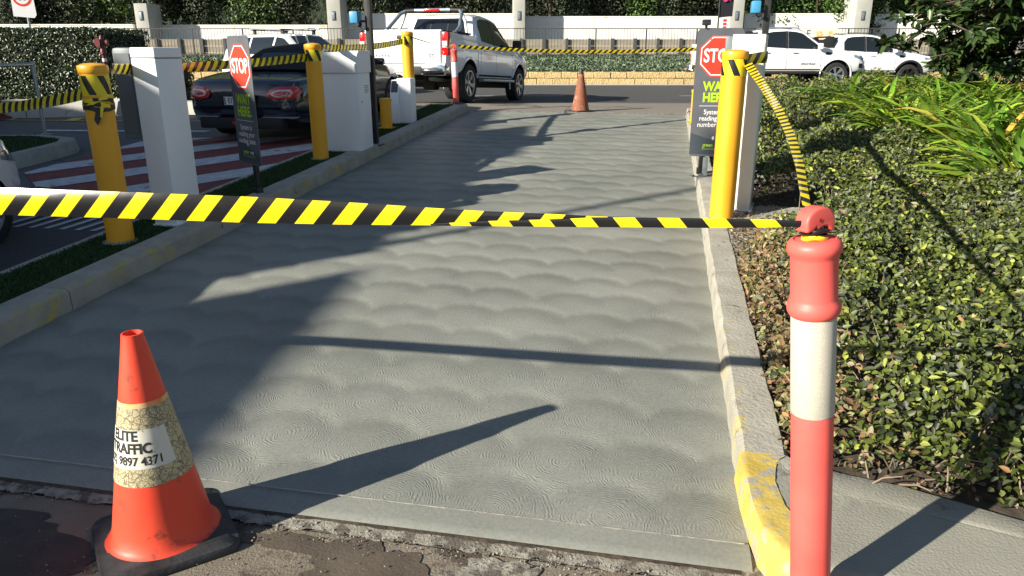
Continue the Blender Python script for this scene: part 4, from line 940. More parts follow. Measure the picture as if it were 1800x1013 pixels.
# ================================================================== BOLLARDS, CABINETS, SIGNS
def cyl_patch(r, a0, a1, z0, z1, shear=0.0, n=8, f=None):
    V = []; F = []; nz = 7 if shear else 1
    for i in range(n + 1):
        for j in range(nz + 1):
            a = a0 + (a1 - a0) * i / n - shear * j / nz; V.append((r * math.sin(a), -r * math.cos(a), z0 + (z1 - z0) * j / nz))
            if i and j: q = i * (nz + 1) + j; F.append((q - nz - 2, q - 1, q, q - nz - 1))
    return V, F
def steel_bollard(label, x, y, z, h, r, a0=0.0, torn=False):
    t = thing('steel_bollard', label, 'bollard', (x, y, z), group='yellow steel bollards beside the driveway')
    MB().lathe([(r, -.03), (r, .01), (r, h * .33), (r, h * .66), (r, h - .062)], 40).build('post', 'yellow_steel', t, 40)
    MB().lathe([(r + .003, h - .064), (r + .0055, h - .060), (r + .0055, h - .022), (r + .002, h - .016), (r * .6, h - .004), (.001, h)], 40).build('cap', 'yellow_steel', t, 40)
    MB().lathe([(r + .03, -.004), (r + .028, .006), (r + .001, .010)], 28).build('footing', 'kerb', t, 40)
    if h > .8:
        zt, zb = h - .066, h - .185
        if torn: zt -= .01; zb -= .02
        mb = MB(); mb.add(*cyl_patch(r + .0008, -math.pi, math.pi, zb, zt, 0, 48)); mb.build('reflective_band', 'yellow_film', t, 60)
        for k in range(5):
            a = a0 + k * 2 * math.pi / 5
            o = MB().add(*cyl_patch(r + .0018, a, a + .50, zb + .004, zt - .004, .60, 8)).build('black_chevron', 'black_film', t, 60)
        if torn:                            # crumpled tape knotted round the bollard, one tail hanging
            for q, (zz, m_) in enumerate(((h - .24, 'black_film'), (h - .262, 'yellow_film'), (h - .285, 'black_film'), (h - .225, 'yellow_film'), (h - .275, 'black_film'))):
                pts = []
                for i in range(25):
                    a = -math.pi + 2 * math.pi * i / 24; rr = r + .004 + .005 * abs(math.sin(a * 3 + q)); pts.append((rr * math.sin(a), -rr * math.cos(a), zz + .014 * math.sin(a * 2 + q * 1.7)))
                V = []; F = []
                for i, p in enumerate(pts):
                    hw = .008 + .009 * abs(math.sin(i * .9 + q)); V += [(p[0], p[1], p[2] - hw), (p[0], p[1], p[2] + hw)]
                    if i: k = 2 * (i - 1); F.append((k, k + 2, k + 3, k + 1))
                MB().add(V, F).build('tape_wrap', m_, t, 60)
            MB().add([(.035, -r - .012, h - .28), (.068, -r - .010, h - .29), (.062, -r - .016, h - .34), (.030, -r - .018, h - .395), (.008, -r - .013, h - .36)], [(0, 1, 2, 3, 4)]).build('tape_tail', 'black_film', t)
            MB().add([(.062, -r - .010, h - .27), (.080, -r - .004, h - .28), (.066, -r - .018, h - .345), (.052, -r - .015, h - .34)], [(0, 1, 2, 3)]).build('tape_tail', 'yellow_film', t)
    return t
KT = lambda s: -.10 + .0524 * s + .13
bL = steel_bollard('yellow steel bollard at the left, crumpled hazard tape knotted round its top', -2.75, 5.06, KT(4.42), 1.20, .088, torn=True)
bM = steel_bollard('yellow steel bollard between the dark convertible and the wide white cabinet', -2.08, 8.11, KT(7.54), 1.20, .083, -.25)
b3 = steel_bollard('farthest tall yellow bollard, standing behind the small white pedestal', -1.475, 10.98, KT(10.46), 1.24, .082, -.05)
bR = steel_bollard('tall yellow steel bollard in front of the right hand stop sign', 1.59, 5.52, KT(5.72), 1.22, .089, -.25)
def short_bollard(label, x, y, z, h, r):
    t = thing('short_bollard', label, 'bollard', (x, y, z), -AZ, 'short yellow bollards')
    MB().lathe([(r, -.02), (r, h - .05)], 28).build('post', 'yellow_steel', t, 40)
    MB().lathe([(r + .006, h - .05), (r + .006, h - .012), (r * .7, h), (.001, h + .002)], 28).build('cap', 'yellow_steel', t, 40)
    box('base_plate', (0, 0, .006), (r * 2 + .07, r * 2 + .07, .012), 'yellow_steel', t)
short_bollard('knee high yellow bollard in front of the small white pedestal', -1.72, 10.35, KT(9.8), .40, .078)
short_bollard('short scuffed yellow bollard half hidden behind the right hand stop sign', 2.56, 10.52, KT(10.8), .46, .080)

def cab(name, label, s0, s1, t0, t1, h, rz=None, group='white gate equipment cabinets', mt='white_steel'):
    sc_, tc_ = (s0 + s1) / 2, (t0 + t1) / 2; x, y = ST(sc_, tc_)
    return thing(name, label, 'cabinet', (x, y, KT(sc_) - .004), -AZ if rz is None else rz, group), (t1 - t0), (s1 - s0)
# left narrow cabinet with a grey reader housing on its far side
c, W_, D_ = cab('ticket_cabinet', 'slim white cabinet with a rounded grey housing on its side, by the tape knotted bollard', 4.80, 5.11, -3.70, -3.51, 1.27)
box('body', (0, 0, .60), (W_, D_, 1.20), 'white_steel', c, .008)
box('seam', (0, 0, 1.2022), (W_ - .012, D_ - .012, .006), 'seam', c)
box('lid', (0, 0, 1.24), (W_ + .004, D_ + .004, .07), 'white_steel', c, .012)
box('base_flange', (0, 0, .006), (W_ + .02, D_ + .02, .02), 'white_steel', c, .003)
box('grey_housing', (-W_ / 2 - .082, -.01, .955), (.16, .26, .64), 'grey_plastic', c, .028)
box('housing_door_gap', (-W_ / 2 - .082, -.1415, .955), (.12, .002, .56), 'seam', c)
# wide cabinet with overhanging lid
c, W_, D_ = cab('barrier_cabinet', 'wide white boom gate cabinet with an overhanging sloped lid on the island', 7.95, 8.30, -3.86, -3.335, 1.1)
box('body', (0, 0, .43), (W_, D_, .86), 'white_steel', c, .006)
mb = MB(); pr = [(-D_ / 2 - .02, 0), (D_ / 2 + .02, 0), (D_ / 2 + .02, .235), (-D_ / 2 + .04, .235), (-D_ / 2 - .02, .19)]
mb.prism(pr, -W_ / 2 - .022, W_ / 2 + .012, lambda a, b, z: (z, a, b + .862)); mb.build('lid', 'white_steel', c, None, .006)
box('seam', (0, 0, .8612), (W_ - .01, D_ - .01, .006), 'seam', c)
for k in range(5): box('vent_slot', (W_ / 2 + .0035, .05, .72 - .018 * k), (.002, .12, .006), 'black_metal', c)
box('access_panel', (W_ / 2 + .0016, 0, .45), (.003, D_ - .07, .66), 'white_steel', c, .001)
MB().lathe([(.011, 0), (.011, .006), (.001, .007)], 12, axis='x', c=(W_ / 2 + .003, -.10, .55)).build('lock', 'galvanised', c)
# pedestal reader
c, W_, D_ = cab('reader_pedestal', 'small white card reader pedestal with a slanted dark screen', 10.22, 10.44, -3.80, -3.50, .62)
box('body', (.04, 0, .31), (W_ - .10, D_, .62), 'white_steel', c, .008)
mb = MB(); pr = [(-D_ / 2 - .05, 0), (D_ / 2 - .01, 0), (D_ / 2 - .01, .60), (-D_ / 2 + .03, .60), (-D_ / 2 - .05, .42)]
mb.prism(pr, -W_ / 2, -W_ / 2 + .125, lambda a, b, z: (z, a, b)); mb.build('reader_head', 'white_steel', c, None, .006)
mb = MB(); mb.add([(-W_ / 2 + .015, -D_ / 2 - .047, .43), (-W_ / 2 + .11, -D_ / 2 - .047, .43), (-W_ / 2 + .11, -D_ / 2 + .020, .583), (-W_ / 2 + .015, -D_ / 2 + .020, .583)], [(0, 1, 2, 3)])
o = mb.build('screen', 'car_glass', c); o.location = (0, -.004, .002)
# right cabinet behind the bollard
x, y = 1.80, 5.88
c = thing('ticket_cabinet', 'tall cream white cabinet right behind the yellow bollard at the garden edge', 'cabinet', (x, y, KT(5.9) - .004), -R(21), 'white gate equipment cabinets')
box('body', (0, 0, .66), (.235, .30, 1.32), 'cream_steel', c, .008)
box('door', (.015, -.1516, .80), (.19, .005, .92), 'cream_steel', c, .002)
box('screen_panel', (.032, -.1535, 1.175), (.135, .008, .18), 'cream_steel', c, .003)
box('grey_housing', (-.148, .02, 1.20), (.06, .16, .22), 'grey_plastic', c, .014)
box('base_flange', (0, 0, .008), (.27, .33, .02), 'white_steel', c, .003)

def pole(name, label, x, y, z, h, wd, group, dev=None):
    t = thing(name, label, 'pole', (x, y, z), -AZ, group)
    box('mast', (0, 0, h / 2), (wd, wd, h), 'black_metal', t, .004); box('base_plate', (0, 0, .006), (wd + .10, wd + .10, .014), 'black_metal', t)
    if dev:
        dx, dz = dev
        box('bracket', (dx * .5, -.02, dz - .04), (abs(dx), .025, .025), 'black_metal', t)
        mb = MB(); mb.box((dx, -.05, dz), (.10, .14, .13)); mb.build('blue_housing', 'blue_plastic', t, None, .02)
        MB().lathe([(.022, 0), (.022, .07), (.03, .08)], 14, axis='y', c=(dx + .04, -.12, dz - .075)).build('lens', 'black_metal', t, 40)
        MB().tube([(dx + .03, -.02, dz - .06), (dx + .05, .0, dz - .13), (dx + .02, .02, dz - .16), (0, .0, dz - .10)], .005, 6).build('cable', 'black_metal', t, 60)
pole('camera_pole', 'black square pole with a light blue camera right of the wide white cabinet', -1.635, 8.98, KT(8.4), 3.6, .068, 'black camera poles', (-.14, 1.44))
pole('camera_pole', 'black square pole with a light blue camera rising behind the right hand cabinet', 2.80, 8.65, KT(9.0), 3.6, .066, 'black camera poles', (-.13, 1.50))

# stop signs: printed panel on a short post
def octagon(r): return [(r * math.cos(R(22.5 + 45 * k)), r * math.sin(R(22.5 + 45 * k))) for k in range(8)]
def stop_sign(label, x, y, zb, H, rz, W=.42, post_x=0.0, cam_box=False, base_z=0.3):
    t = thing('stop_sign', label, 'sign', (x, y, base_z), rz, 'grey stop and wait here signs')
    b = zb - base_z; rc = .05
    pts = [(-W / 2 + rc * .4, 0), (W / 2 - rc * .4, 0), (W / 2, rc * .4)]
    pts += [(W / 2 - rc + rc * math.cos(R(a)), H - rc + rc * math.sin(R(a))) for a in (0, 22, 45, 67, 90)] + [(-W / 2 + rc + rc * math.cos(R(a)), H - rc + rc * math.sin(R(a))) for a in (90, 112, 135, 158, 180)] + [(-W / 2, rc * .4)]
    fp = lambda e: (lambda u, v: (u, -.0035 - e, b + v))
    mb = MB(); mb.prism(pts, -.003, .003, lambda u, v, z: (u, z, b + v)); mb.build('panel', 'sign_grey', t)
    # darker wedge printed across the foot
    mb = MB(); e = .0004; mb.add([fp(e)(-W / 2 + .003, .22), fp(e)(-W / 2 + .003, .02), fp(e)(W / 2 - .003, .02), fp(e)(W / 2 - .003, .08)], [(0, 1, 2, 3)]); mb.build('printed_wedge', 'sign_dark', t)
    oc = (0, H - .245)
    for r_, m_, e in ((.195, 'sign_red', .0006), (.183, 'sign_white', .0010), (.172, 'sign_red', .0014)):
        MB().add([fp(e)(oc[0] + p, oc[1] + q) for p, q in octagon(r_)], [tuple(range(8))]).build('octagon', m_, t)
    lettering('stop_lettering', 'STOP', .165, lambda u, v: fp(.0020)(oc[0] + u, oc[1] + v), 'sign_white', t, bold=.004, sx=.72)
    lettering('wait_lettering', 'WAIT', .115, lambda u, v: fp(.0012)(u, H - .515 + v), 'sign_lime', t, bold=.0042, sx=.85)
    lettering('wait_lettering', 'HERE.', .115, lambda u, v: fp(.0012)(u, H - .615 + v), 'sign_lime', t, bold=.0042, sx=.85)
    MB().add([fp(.0012)(u, H - v) for u, v in ((-.15, .690), (.15, .690), (.15, .686), (-.15, .686))], [(0, 1, 2, 3)]).build('rule', 'sign_white', t)
    for k, s_ in enumerate(('System is', 'reading your', 'number plate.')):
        lettering('notice_lettering', s_, .062, lambda u, v: fp(.0012)(u, H - .745 - k * .058 + v), 'sign_white', t, bold=.0006, sx=.9)
    lettering('logo_lettering', 'green', .046, lambda u, v: fp(.0014)(u - .045, .105 + v), 'sign_lime', t, bold=.001, sx=.9)
    lettering('logo_lettering', 'way', .046, lambda u, v: fp(.0014)(u + .06, .105 + v), 'sign_white', t, bold=.001, sx=.9)
    MB().add([fp(.0014)(p * .8, .17 + q) for p, q in ((-.014, .012), (-.012, -.006), (0, -.018), (.012, -.006), (.014, .012), (0, .02))], [tuple(range(6))]).build('logo', 'sign_white', t)
    MB().add([fp(.0014)(u, v) for u, v in ((-.10, .070), (.12, .070), (.12, .067), (-.10, .067))], [(0, 1, 2, 3)]).build('rule', 'sign_lime', t)
    box('post', (post_x, .022, (b + H * .9) / 2), (.05, .036, b + H * .9), 'black_metal', t, .003)
    box('foot', (post_x, .022, .03), (.075, .06, .06), 'black_metal', t, .003)
    for z_ in (b + .10, b + H - .10): MB().lathe([(.008, 0), (.008, .003)], 10, axis='y', c=(post_x, -.0085, z_)).build('bolt', 'galvanised', t)
    if cam_box:
        c_ = thing('sensor_camera', 'tiny black camera clipped on top of the right hand stop sign', 'camera', (x - .14, y - .0, zb + H + .012), rz)
        box('housing', (0, 0, .035), (.07, .07, .05), 'black_metal', c_, .006); box('clip', (0, 0, 0), (.02, .02, .03), 'black_metal', c_)
    return t
stop_sign('grey stop wait here sign turned half away, in front of the dark convertible', -2.275, 6.46, .60, 1.06, -R(45), post_x=.05, base_z=KT(5.87), W=.40)
stop_sign('grey stop wait here sign on the right, partly hidden by the tall yellow bollard', 1.90, 7.10, .585, 1.155, -R(4), W=.425, post_x=-.085, cam_box=True, base_z=KT(7.3))
box_c = thing('junction_box', 'small pale junction box with loose cables at the foot of the right sign', 'junction box', (1.815, 6.98, KT(7.2)), -AZ)
box('housing', (0, 0, .10), (.045, .05, .17), 'galvanised', box_c, .006)
MB().tube([(-.02, -.03, .03), (-.06, -.05, .012), (-.11, -.03, .006), (-.09, .03, .006), (-.14, .05, .006)], .006, 6).build('cable', 'seam', box_c, 60)

# ------------------------------------------------------------------ traffic cones
CX, CY = -1.138, 2.07
c = thing('traffic_cone', 'big scuffed orange traffic cone with a crazed cream sleeve, nearest the camera', 'traffic cone', (CX, CY, 0.0))
H0, r0, r1 = .722, .153, .030
rad = lambda z: r0 + (r1 - r0) * (z - .04) / (H0 - .04)
prof = [(.172, .036), (.163, .042), (r0, .054)] + [(rad(z), z) for z in np.linspace(.09, H0 - .01, 14)] + [(r1 + .001, H0), (r1 - .004, H0 + .001), (r1 - .007, H0 - .02), (r1 - .004, H0 - .15)]
def dent(mb):
    V = []
    for x, y, z in mb.v:
        a = math.atan2(y, x); k = 1 + .012 * math.sin(2 * a + 1) * (1 - z / H0) - .045 * math.exp(-((a + .75) / .35) ** 2) * math.exp(-((z - .18) / .16) ** 2)
        V.append((x * k, y * k, z))
    mb.v = V; return mb
dent(MB().lathe(prof, 56, cap=False)).build('cone_body', 'cone_orange', c, 50)
dent(MB().lathe([(rad(z) + .0022, z) for z in np.linspace(.262, .505, 10)], 72, cap=False)).build('reflective_sleeve', 'crazed_sleeve', c, 60)
dent(MB().lathe([(rad(z) + .0016, z) for z in (.500, .520)], 56, cap=False)).build('sleeve_edge', 'poster_orange', c, 60)
# rubber base: square with rounded corners, thick rim
def rsq(hw, rc, n=6): return [(sx * (hw - rc) + rc * math.cos(R(a0 + 90 * k / n)), sy * (hw - rc) + rc * math.sin(R(a0 + 90 * k / n))) for sx, sy, a0 in ((1, 1, 0), (-1, 1, 90), (-1, -1, 180), (1, -1, 270)) for k in range(n + 1)]
mb = MB(); A = rsq(.202, .05); n = len(A); lv = [(1.0, .0), (1.0, .014), (.975, .024), (.86, .028), (.82, .034)]
mb.add([(x * k, y * k, z + .004) for k, z in lv for x, y in A], [(j * n + i, j * n + (i + 1) % n, (j + 1) * n + (i + 1) % n, (j + 1) * n + i) for j in range(len(lv) - 1) for i in range(n)] + [tuple((len(lv) - 1) * n + i for i in range(n))])
bo = mb.build('rubber_base', 'cone_black', c, 50); bo.rotation_euler.z = R(33)
def on_cone(a0, zc, e):
    def f(u, v):
        z = zc + v; r = rad(z) + e; a = a0 + u / rad(zc)
        k = 1 - .045 * math.exp(-((a - math.pi / 2 + .75) / .35) ** 2) * 0
        q = math.atan2(-math.cos(a), math.sin(a)); k = 1 + .012 * math.sin(2 * q + 1) * (1 - z / H0) - .045 * math.exp(-((q + .75) / .35) ** 2) * math.exp(-((z - .18) / .16) ** 2)
        return (r * k * math.sin(a), -r * k * math.cos(a), z)
    return f
A0 = math.atan2(CX, -CY) + math.pi        # direction of the camera around the cone
A0 = math.atan2(-CX, CY) * 1.0
lab0 = A0 - .60
V = []; F = []; nu, nv = 20, 6
for i in range(nu + 1):
    for j in range(nv + 1):
        u = -.165 + .275 * i / nu; v = -.062 + .122 * j / nv; V.append(on_cone(lab0, .385, .0036)(u + v * -.06, v - .004))
        if i and j: q = i * (nv + 1) + j; F.append((q - nv - 2, q - nv - 1 - 0, q, q - 1))
MB().add(V, F).build('label_patch', 'label_white', c, 60)
lettering('company_lettering', 'ELITE', .044, lambda u, v: on_cone(lab0, .385, .0046)(u - .026, v + .036), 'print_black', c, bold=.0013, sx=.90, sub=2, align='CENTER')
lettering('company_lettering', 'TRAFFIC', .044, lambda u, v: on_cone(lab0, .385, .0046)(u - .012, v - .003), 'print_black', c, bold=.0013, sx=.84, sub=2)
lettering('phone_lettering', '(02) 9897 4371', .037, lambda u, v: on_cone(lab0, .385, .0046)(u - .008, v - .042), 'print_black', c, bold=.0008, sx=.80, sub=2)

fx, fy = 1.165, 12.95
c = thing('traffic_cone', 'dirty brown orange traffic cone with a black tip at the street end', 'traffic cone', (fx, fy, G(fx, fy)))
rr = lambda z: .155 + (.028 - .155) * z / .70
MB().lathe([(rr(z), z) for z in np.linspace(.02, .62, 9)], 32, cap=False).build('cone_body', 'dirty_cone', c, 50)
MB().lathe([(rr(.62) + .001, .62), (rr(.70), .70), (.012, .702), (.010, .66)], 24).build('black_tip', 'cone_black', c, 50)
mb = MB(); A = rsq(.185, .09); mb.prism(A, .002, .028); mb.build('rubber_base', 'cone_black', c, 50).rotation_euler.z = .4

# ------------------------------------------------------------------ T-top bollards
def handle(parent, wd, h, th, z0, rz, m='coral_plastic', hole=True):
    # crescent grip: outer arc, notched underside, hole through the middle
    pts = [(-wd / 2, 0), (-wd / 2, h * .40)] + [(wd / 2 * -math.cos(R(a)) * .98, h * .40 + h * .60 * math.sin(R(a))) for a in range(20, 161, 14)] + [(wd / 2, h * .40), (wd / 2, -h * .12), (wd * .34, -h * .16), (wd * .24, h * .10), (wd * .10, h * .12), (-wd * .10, h * .02), (-wd * .16, h * .16), (-wd * .26, h * .02)]
    mb = MB(); mb.prism(pts, -th / 2, th / 2, lambda u, v, z: (u, z, z0 + v)); o = mb.build('handle', m, parent, None, min(.006, th * .2), 3); o.rotation_euler.z = rz
    if hole:
        q = MB().lathe([(wd * .055, -th / 2 - .0012), (wd * .045, -th / 2 - .0006)], 16, axis='y', c=(-wd * .05, 0, z0 + h * .45)).build('handle_hole', 'light_red', parent, 40); q.rotation_euler.z = rz
tb = thing('t_top_bollard', 'coral red T-top bollard with a wide honeycomb reflective band in the right foreground', 'bollard', (.805, 1.62, 0.0))
tb.rotation_euler = (0, -R(6.3), 0)
MB().lathe([(.0490, .03), (.0490, .70)], 40, cap=False).build('lower_post', 'coral_plastic', tb, 40)
MB().lathe([(.0500, .698), (.0506, .700), (.0506, .952), (.0500, .954)], 48, cap=False).build('reflective_band', 'honeycomb_band', tb, 40)
MB().lathe([(.0490, .945), (.0545, .950), (.0585, .958), (.0598, .967), (.0585, .977), (.0535, .985), (.0518, .992), (.0515, 1.085), (.0530, 1.093), (.0580, 1.100), (.0600, 1.109), (.0590, 1.118), (.0540, 1.127), (.046, 1.1305), (.044, 1.127), (.036, 1.129), (.020, 1.130), (.018, 1.160), (.001, 1.162)], 48, cap=False).build('head', 'coral_plastic', tb, 50)
handle(tb, .082, .052, .040, 1.152, R(24))
mb = MB(); A = rsq(.165, .10); n = len(A)
lv = [(1.0, 0.0), (1.0, .022), (.95, .035), (.5, .05), (.36, .06)]
mb.add([(x * k, y * k, z + .003) for k, z in lv for x, y in A], [(j * n + i, j * n + (i + 1) % n, (j + 1) * n + (i + 1) % n, (j + 1) * n + i) for j in range(len(lv) - 1) for i in range(n)] + [tuple((len(lv) - 1) * n + i for i in range(n))])
o = mb.build('rubber_base', 'cone_black', tb, 50); o.rotation_euler = (0, R(6.3), R(15)); o.location = (0, .0, 0)
# tape wound round the neck
for q, (m_, zz, a) in enumerate((('black_film', 1.141, .0), ('yellow_film', 1.134, .8), ('black_film', 1.149, 2.0))):
    pts = [((.022 + .002 * q) * math.cos(i * .35 + a), (.022 + .002 * q) * math.sin(i * .35 + a), zz + .004 * math.sin(i * .7 + a)) for i in range(19)]
    MB().tube(pts, .006, 6).build('tape_knot', m_, tb, 60)

tb2 = thing('t_top_bollard', 'slim orange T-top bollard on the island nose behind the white utility truck tail', 'bollard', (-.95, 12.98, .555 + .13))
tb2.rotation_euler = (0, -R(1.5), 0)
MB().lathe([(.05, 0), (.05, .46)], 24, cap=False).build('lower_post', 'coral_plastic', tb2, 40)
MB().lathe([(.051, .458), (.051, .70)], 24, cap=False).build('reflective_band', 'sign_white', tb2, 40)
MB().lathe([(.05, .698), (.058, .71), (.058, .725), (.052, .735), (.052, .86), (.059, .87), (.059, .885), (.04, .90), (.018, .905), (.018, .94)], 24).build('head', 'coral_plastic', tb2, 50)
handle(tb2, .09, .055, .04, .93, R(10), hole=False)
MB().lathe([(.16, 0), (.16, .02), (.08, .04), (.05, .05)], 20).build('rubber_base', 'cone_black', tb2, 40)
tb3 = thing('t_top_bollard', 'short red flexible bollard by the yellow kerb line at the far left', 'bollard', (-8.62, 12.75, G(-8.62, 12.75)))
MB().lathe([(.17, 0), (.16, .03), (.07, .07), (.055, .12), (.055, .50), (.06, .52), (.03, .54)], 24).build('post', 'hydrant_red', tb3, 40)
# the unseen bollard that holds the other end of the near tape, just outside the frame
tb4 = thing('t_top_bollard', 'coral T-top bollard outside the left edge holding the near tape', 'bollard', (-3.3, 2.45, 0.0))
MB().lathe([(.18, 0), (.17, .03), (.05, .06), (.05, .95), (.06, .97), (.052, .99), (.052, 1.09), (.06, 1.11), (.02, 1.13), (.02, 1.17)], 24).build('post', 'coral_plastic', tb4, 40)

# ------------------------------------------------------------------ hazard tape
def tape_rows(name, rows, vcoord, label, u0=0.0):
    """rows: list of cross rows (each a list of 3D points from top edge to bottom edge); vcoord: matching v values"""
    nr = len(rows[0]); V = [p for r in rows for p in r]; F = []; UV = {}
    ul = [u0]
    for i in range(1, len(rows)): ul.append(ul[-1] + (Vector(rows[i][nr // 2]) - Vector(rows[i - 1][nr // 2])).length / .10)
    for i in range(len(rows) - 1):
        for q in range(nr - 1): F.append((i * nr + q, i * nr + q + 1, (i + 1) * nr + q + 1, (i + 1) * nr + q))
    me = bpy.data.meshes.new(name); me.from_pydata([tuple(p) for p in V], [], F); uv = me.uv_layers.new(name='UVMap')
    for l in me.loops:
        i, q = divmod(l.vertex_index, nr); uv.data[l.index].uv = (ul[i], vcoord[i][q])
    me.polygons.foreach_set('use_smooth', [True] * len(me.polygons)); me.materials.append(M['tape']); me.update()
    o = bpy.data.objects.new(name, me); col.objects.link(o)
    if isinstance(label, str): tag(o, label, 'hazard tape', 'yellow and black hazard tapes closing the driveway')
    else: o.parent = label
    return o
def near_tape():
    root = thing('hazard_tape', 'broad glossy black and yellow tape stretched across the foreground', 'hazard tape', (0, 0, 0), group='yellow and black hazard tapes closing the driveway')
    us = [-1150, -140, 0, 200, 440, 600, 700, 750, 847, 963, 1042, 1125, 1250, 1330, 1408, 1430]
    vt = [290, 327, 330, 337, 346, 355, 361.5, 365, 371, 376, 380, 382.5, 384, 385.5, 388, 391]
    vb = [328, 373, 378, 383.5, 392, 395, 396, 396.5, 398, 399, 399.5, 400, 401, 400.5, 399, 400]
    vf = [328, 373, 378, 383.5, 392, 395, 396, 394, 389, 386, 382.5, 382.5, 384, 385.5, 388, 391]
    A = []; B = []; va = []; vbb = []
    for u in np.concatenate([np.linspace(-1150, -160, 40), np.linspace(-140, 1430, 200)]):
        a, b, f = (float(np.interp(u, us, q)) for q in (vt, vb, vf)); y = 2.02 - .40 * (u + 50) / 1450
        y = float(np.interp(u, [-1150, -140, 1430], [2.42, 2.06, 1.60])); k = y / FPX * 1.06 / .072
        bow = .007 * max(0, 1 - max(0, u) / 420) + .002
        r = []; vv = []
        for q in np.linspace(0, 1, 9):
            v = a + (f - a) * q; r.append(P(u, v, y + bow * ((q - .62) ** 2 * 3.2 - .6))); vv.append((v - a) * k)
        A.append(r); va.append(vv)
        r = []; vv = []
        for q in (0, .5, 1):
            v = f + (b - f) * q; r.append(P(u, v, y - .003 - .002 * math.sin(math.pi * q))); vv.append((b - a) * k + (b - v) * k)
        B.append(r); vbb.append(vv)
    tape_rows('front_layer', A, va, root); i0 = next(i for i, r in enumerate(B) if (r[0] - r[2]).length > .001)
    o = tape_rows('folded_layer', B[i0 - 1:], vbb[i0 - 1:], root)
    # continue the printing phase of the layer below
    sh = sum((Vector(A[i][4]) - Vector(A[i - 1][4])).length for i in range(1, i0)) / .10
    for d in o.data.uv_layers[0].data: d.uv = (d.uv[0] + sh, d.uv[1])
near_tape()
def span(label, p0, p1, sag, w0, w1, tw0=0.0, tw1=0.0, n=60, rip=0.0, via=None):
    p0 = Vector(p0); p1 = Vector(p1); d = (p1 - p0).normalized(); side = d.cross(Vector((0, 0, 1))).normalized(); rows = []; vv = []
    for i in range(n + 1):
        k = i / n; c_ = (p0.lerp(p1, k) if via is None else (p0.lerp(via, k / .3) if k < .3 else via.lerp(p1, (k - .3) / .7))) - Vector((0, 0, 1)) * sag * 4 * k * (1 - k); a = tw0 + (tw1 - tw0) * k; w_ = (w0 + (w1 - w0) * k) / 2
        up = Vector((0, 0, 1)) * math.cos(a) + side * math.sin(a); c_ = c_ + side * rip * math.sin(k * 21)
        rows.append([c_ + up * w_, c_ + side * .004, c_ - up * w_]); vv.append([0, .5, 1])
    return tape_rows('hazard_tape', rows, vv, label)
span('slack tape from the left frame edge to the knotted yellow bollard', P(-60, 192, 6.1), P(155, 163, 5.0), .03, .072, .075, .1, 0, rip=.004)
span('tape passing behind the slim white cabinet and left stop sign to the middle bollard', P(196, 121, 5.13), P(541, 101, 8.06), .025, .072, .075, .3, -.1, rip=.003, via=P(270, 116, 5.95))
span('tape running from the middle yellow bollard past the black pole', P(566, 85, 8.06), P(708, 73, 10.9), .03, .075, .075, 0, 0, rip=.003)
span('tape twisted thin as a cord in front of the white utility truck', P(722, 65, 10.95), P(796, 83, 12.95), .02, .018, .022, 0, 3, rip=.0)
span('narrow tape crossing the street end from orange bollard to the advertising flag', P(806, 82, 12.93), P(1258, 84.5, 13.4), .07, .06, .055, .5, .3, n=120, rip=.003)
span('short piece of tape between the tall yellow bollard and the cream cabinet', P(1314, 105, 5.50), P(1349, 100, 5.62), .0, .075, .082, .0, .0, n=12)
def hang():
    c_ = [(1314, 112, 5.46), (1340, 148, 4.7), (1368, 192, 3.7), (1392, 243, 2.9), (1406, 292, 2.3), (1414, 340, 1.87), (1420, 372, 1.68), (1424, 388, 1.64)]
    wpx = [15, 15, 15, 15.5, 15.5, 15, 14, 10]; us = [q[0] for q in c_]; ks = np.linspace(0, 7, 80); rows = []; vv = []
    for i, k in enumerate(ks):
        f = lambda arr: float(np.interp(k, range(8), arr)); u, v, y = f(us), f([q[1] for q in c_]), f([q[2] for q in c_]); h = f(wpx) / 2
        k2 = min(k + .3, 7); k1 = max(k - .3, 0); g = lambda arr, kk: float(np.interp(kk, range(8), arr))
        du = g(us, k2) - g(us, k1); dv = g([q[1] for q in c_], k2) - g([q[1] for q in c_], k1); L_ = math.hypot(du, dv); nu_, nv_ = dv / L_, -du / L_
        rows.append([P(u + nu_ * h, v + nv_ * h, y), P(u, v, y - .006), P(u - nu_ * h, v - nv_ * h, y + .004)]); vv.append([0, .5, 1])
    tape_rows('hazard_tape', rows, vv, 'tape hanging in a curve over the hedge from yellow bollard to coral one')
hang()
